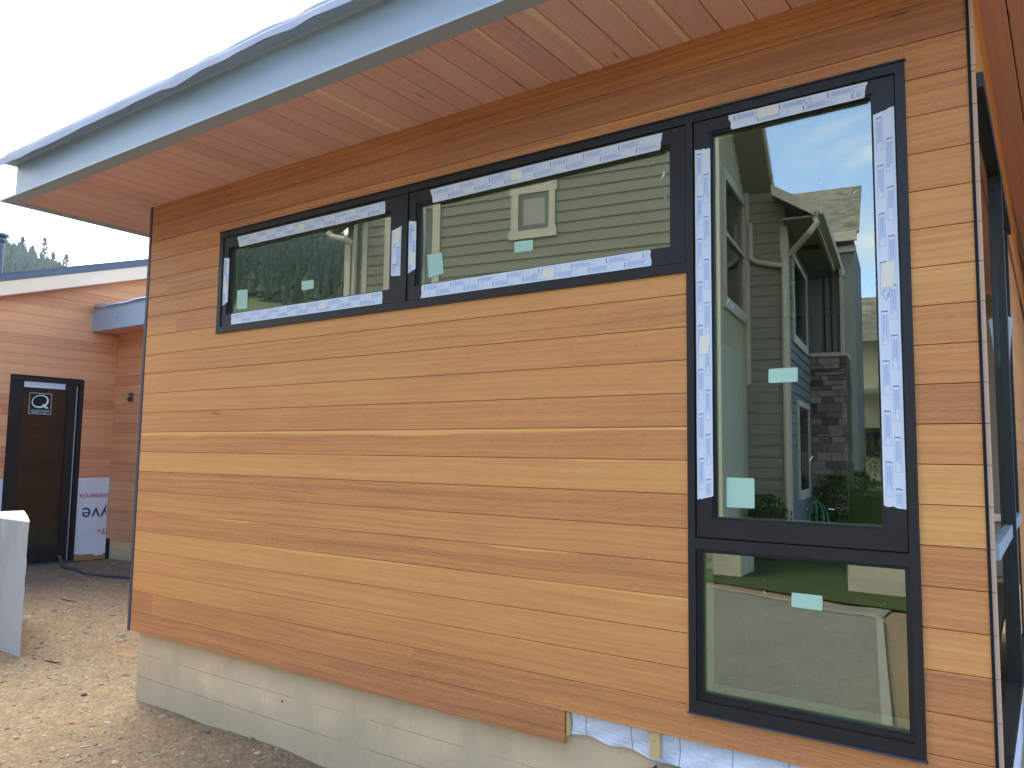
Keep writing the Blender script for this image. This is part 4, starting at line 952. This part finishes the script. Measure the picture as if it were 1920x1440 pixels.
def conifer(mb,x,y,z,h,r,tiers,seg,col,jag=.3,trunk=None):
    for t_ in range(tiers):
        z0=z+h*(.12+.86*t_/tiers); z1=z+h*min(1.0,(.12+.86*(t_+1.6)/tiers)); rd=r*(1-t_/tiers)**.8*R.uniform(.8,1.15)+.1
        f=R.uniform(.85,1.15); c=(col[0]*f,col[1]*f,col[2]*f,1); ph=R.uniform(0,6)
        ring_=[(x+rd*R.uniform(1-jag,1+jag)*math.cos(ph+k*6.283/seg),y+rd*R.uniform(1-jag,1+jag)*math.sin(ph+k*6.283/seg),z0+R.uniform(-.4,.3)*h/tiers) for k in range(seg)]
        b=len(mb.v); mb.mesh(ring_+[(x,y,z1)],[(k,(k+1)%seg,seg) for k in range(seg)],0,c)
mb=MB(); cnt=0; R.seed(3)
while cnt<9500:
    ph=R.uniform(-75,32); rr=math.sqrt(R.uniform(150**2,345**2)); a=math.radians(ph); x,y=-rr*math.cos(a),rr*math.sin(a)
    if rr<165+12*math.sin(ph*.2): continue
    if ph>22 and rr>325: continue
    h=R.uniform(5,8.5)*(1+.25*smooth((rr-240)/90)); conifer(mb,x,y,hz(x,y)-.5,h,h*R.uniform(.13,.19),4,6,(.042,.070,.040),.35); cnt+=1
o=mb.build('forest','leaf',None); o['kind']='stuff'; o['label']='dense dark conifer forest covering the hillside'; o['category']='forest'
# the pines one can tell apart on the ridge line
def pine(px_dir,h,lab,dist=322,seed_=1,dz=0):
    r=random.Random(seed_); x,y=px_dir; L=math.hypot(x,y); x,y=x/L*dist,y/L*dist; z=hz(x,y)+dz
    e=thing('pine_tree',lab,'pine tree',(x,y,z),'pines along the ridge behind the wing'); mb=MB(); mb.tube([(x,y,z),(x+.2,y,z+h*.95)],[.28,.05],7); mb.build('trunk','bark',e); mb=MB()
    for k in range(750):
        t_=r.random()**.85; zz=z+h*(.22+.78*t_); rad=h*.21*(1-t_)**.75*(.55+.45*abs(math.sin(t_*17+seed_)))+.25; a=r.uniform(0,6.28); u=r.random()**.6*rad
        c_=V((x+u*math.cos(a),y+u*math.sin(a),zz-u*.15)); s=r.uniform(.22,.5); d1=V((r.uniform(-1,1),r.uniform(-1,1),r.uniform(-.5,.5))).normalized()*s; d2=d1.cross(V((r.uniform(-1,1),r.uniform(-1,1),1))).normalized()*s*.6
        f=r.uniform(.6,1.5); mb.face([c_-d1,c_+d2,c_+d1,c_-d2],0,None,(.045*f,.085*f,.05*f,1))
    mb.build('crown','leaf',e)
def azd(u): # world direction for image column
    d=F+RI*((u-960)/1477.05)-UP*((470-720)/1477.05); return (d.x,d.y)
for i,(u,h,lab,dz) in enumerate(((66,14,'tallest broad pine near the middle of the ridge behind the wing',0),(84,10.5,'shorter pine just right of the tallest ridge pine',0),(109,14,'slim tall pine standing clear of its neighbours on the ridge',-1),(122,9,'small pine at the foot of the slim tall one',-1),(134,12.5,'separate pointed pine toward the low end of the ridge',-2.5),(146,8.5,'small last pine where the ridge meets the roof edge',-3),(24,11,'round topped pine next to the roof vent pipe',0),(44,9,'low bushy pine between the vent pipe and the tall pines',0),(97,9,'low pine in the dip between the two tall pines',-.5))):
    pine(azd(u),h,lab,318,i+2,dz)

# ================================================================ AIR
mb=MB(); mb.box(-560,560,-560,560,-12,112); hzb=mb.build('haze',[],None); hzb['kind']='stuff'; hzb['label']='thin pale blue air between the house and the forested hills'; hzb['category']='haze'
m,t=mat('pale_air'); vn=t.n('ShaderNodeVolumePrincipled',{'Color':(.78,.88,1,1),'Density':.0003,'Anisotropy':.2}); t.t.links.new(vn.outputs[0],t.n('ShaderNodeOutputMaterial').inputs['Volume']); hzb.data.materials.append(m)
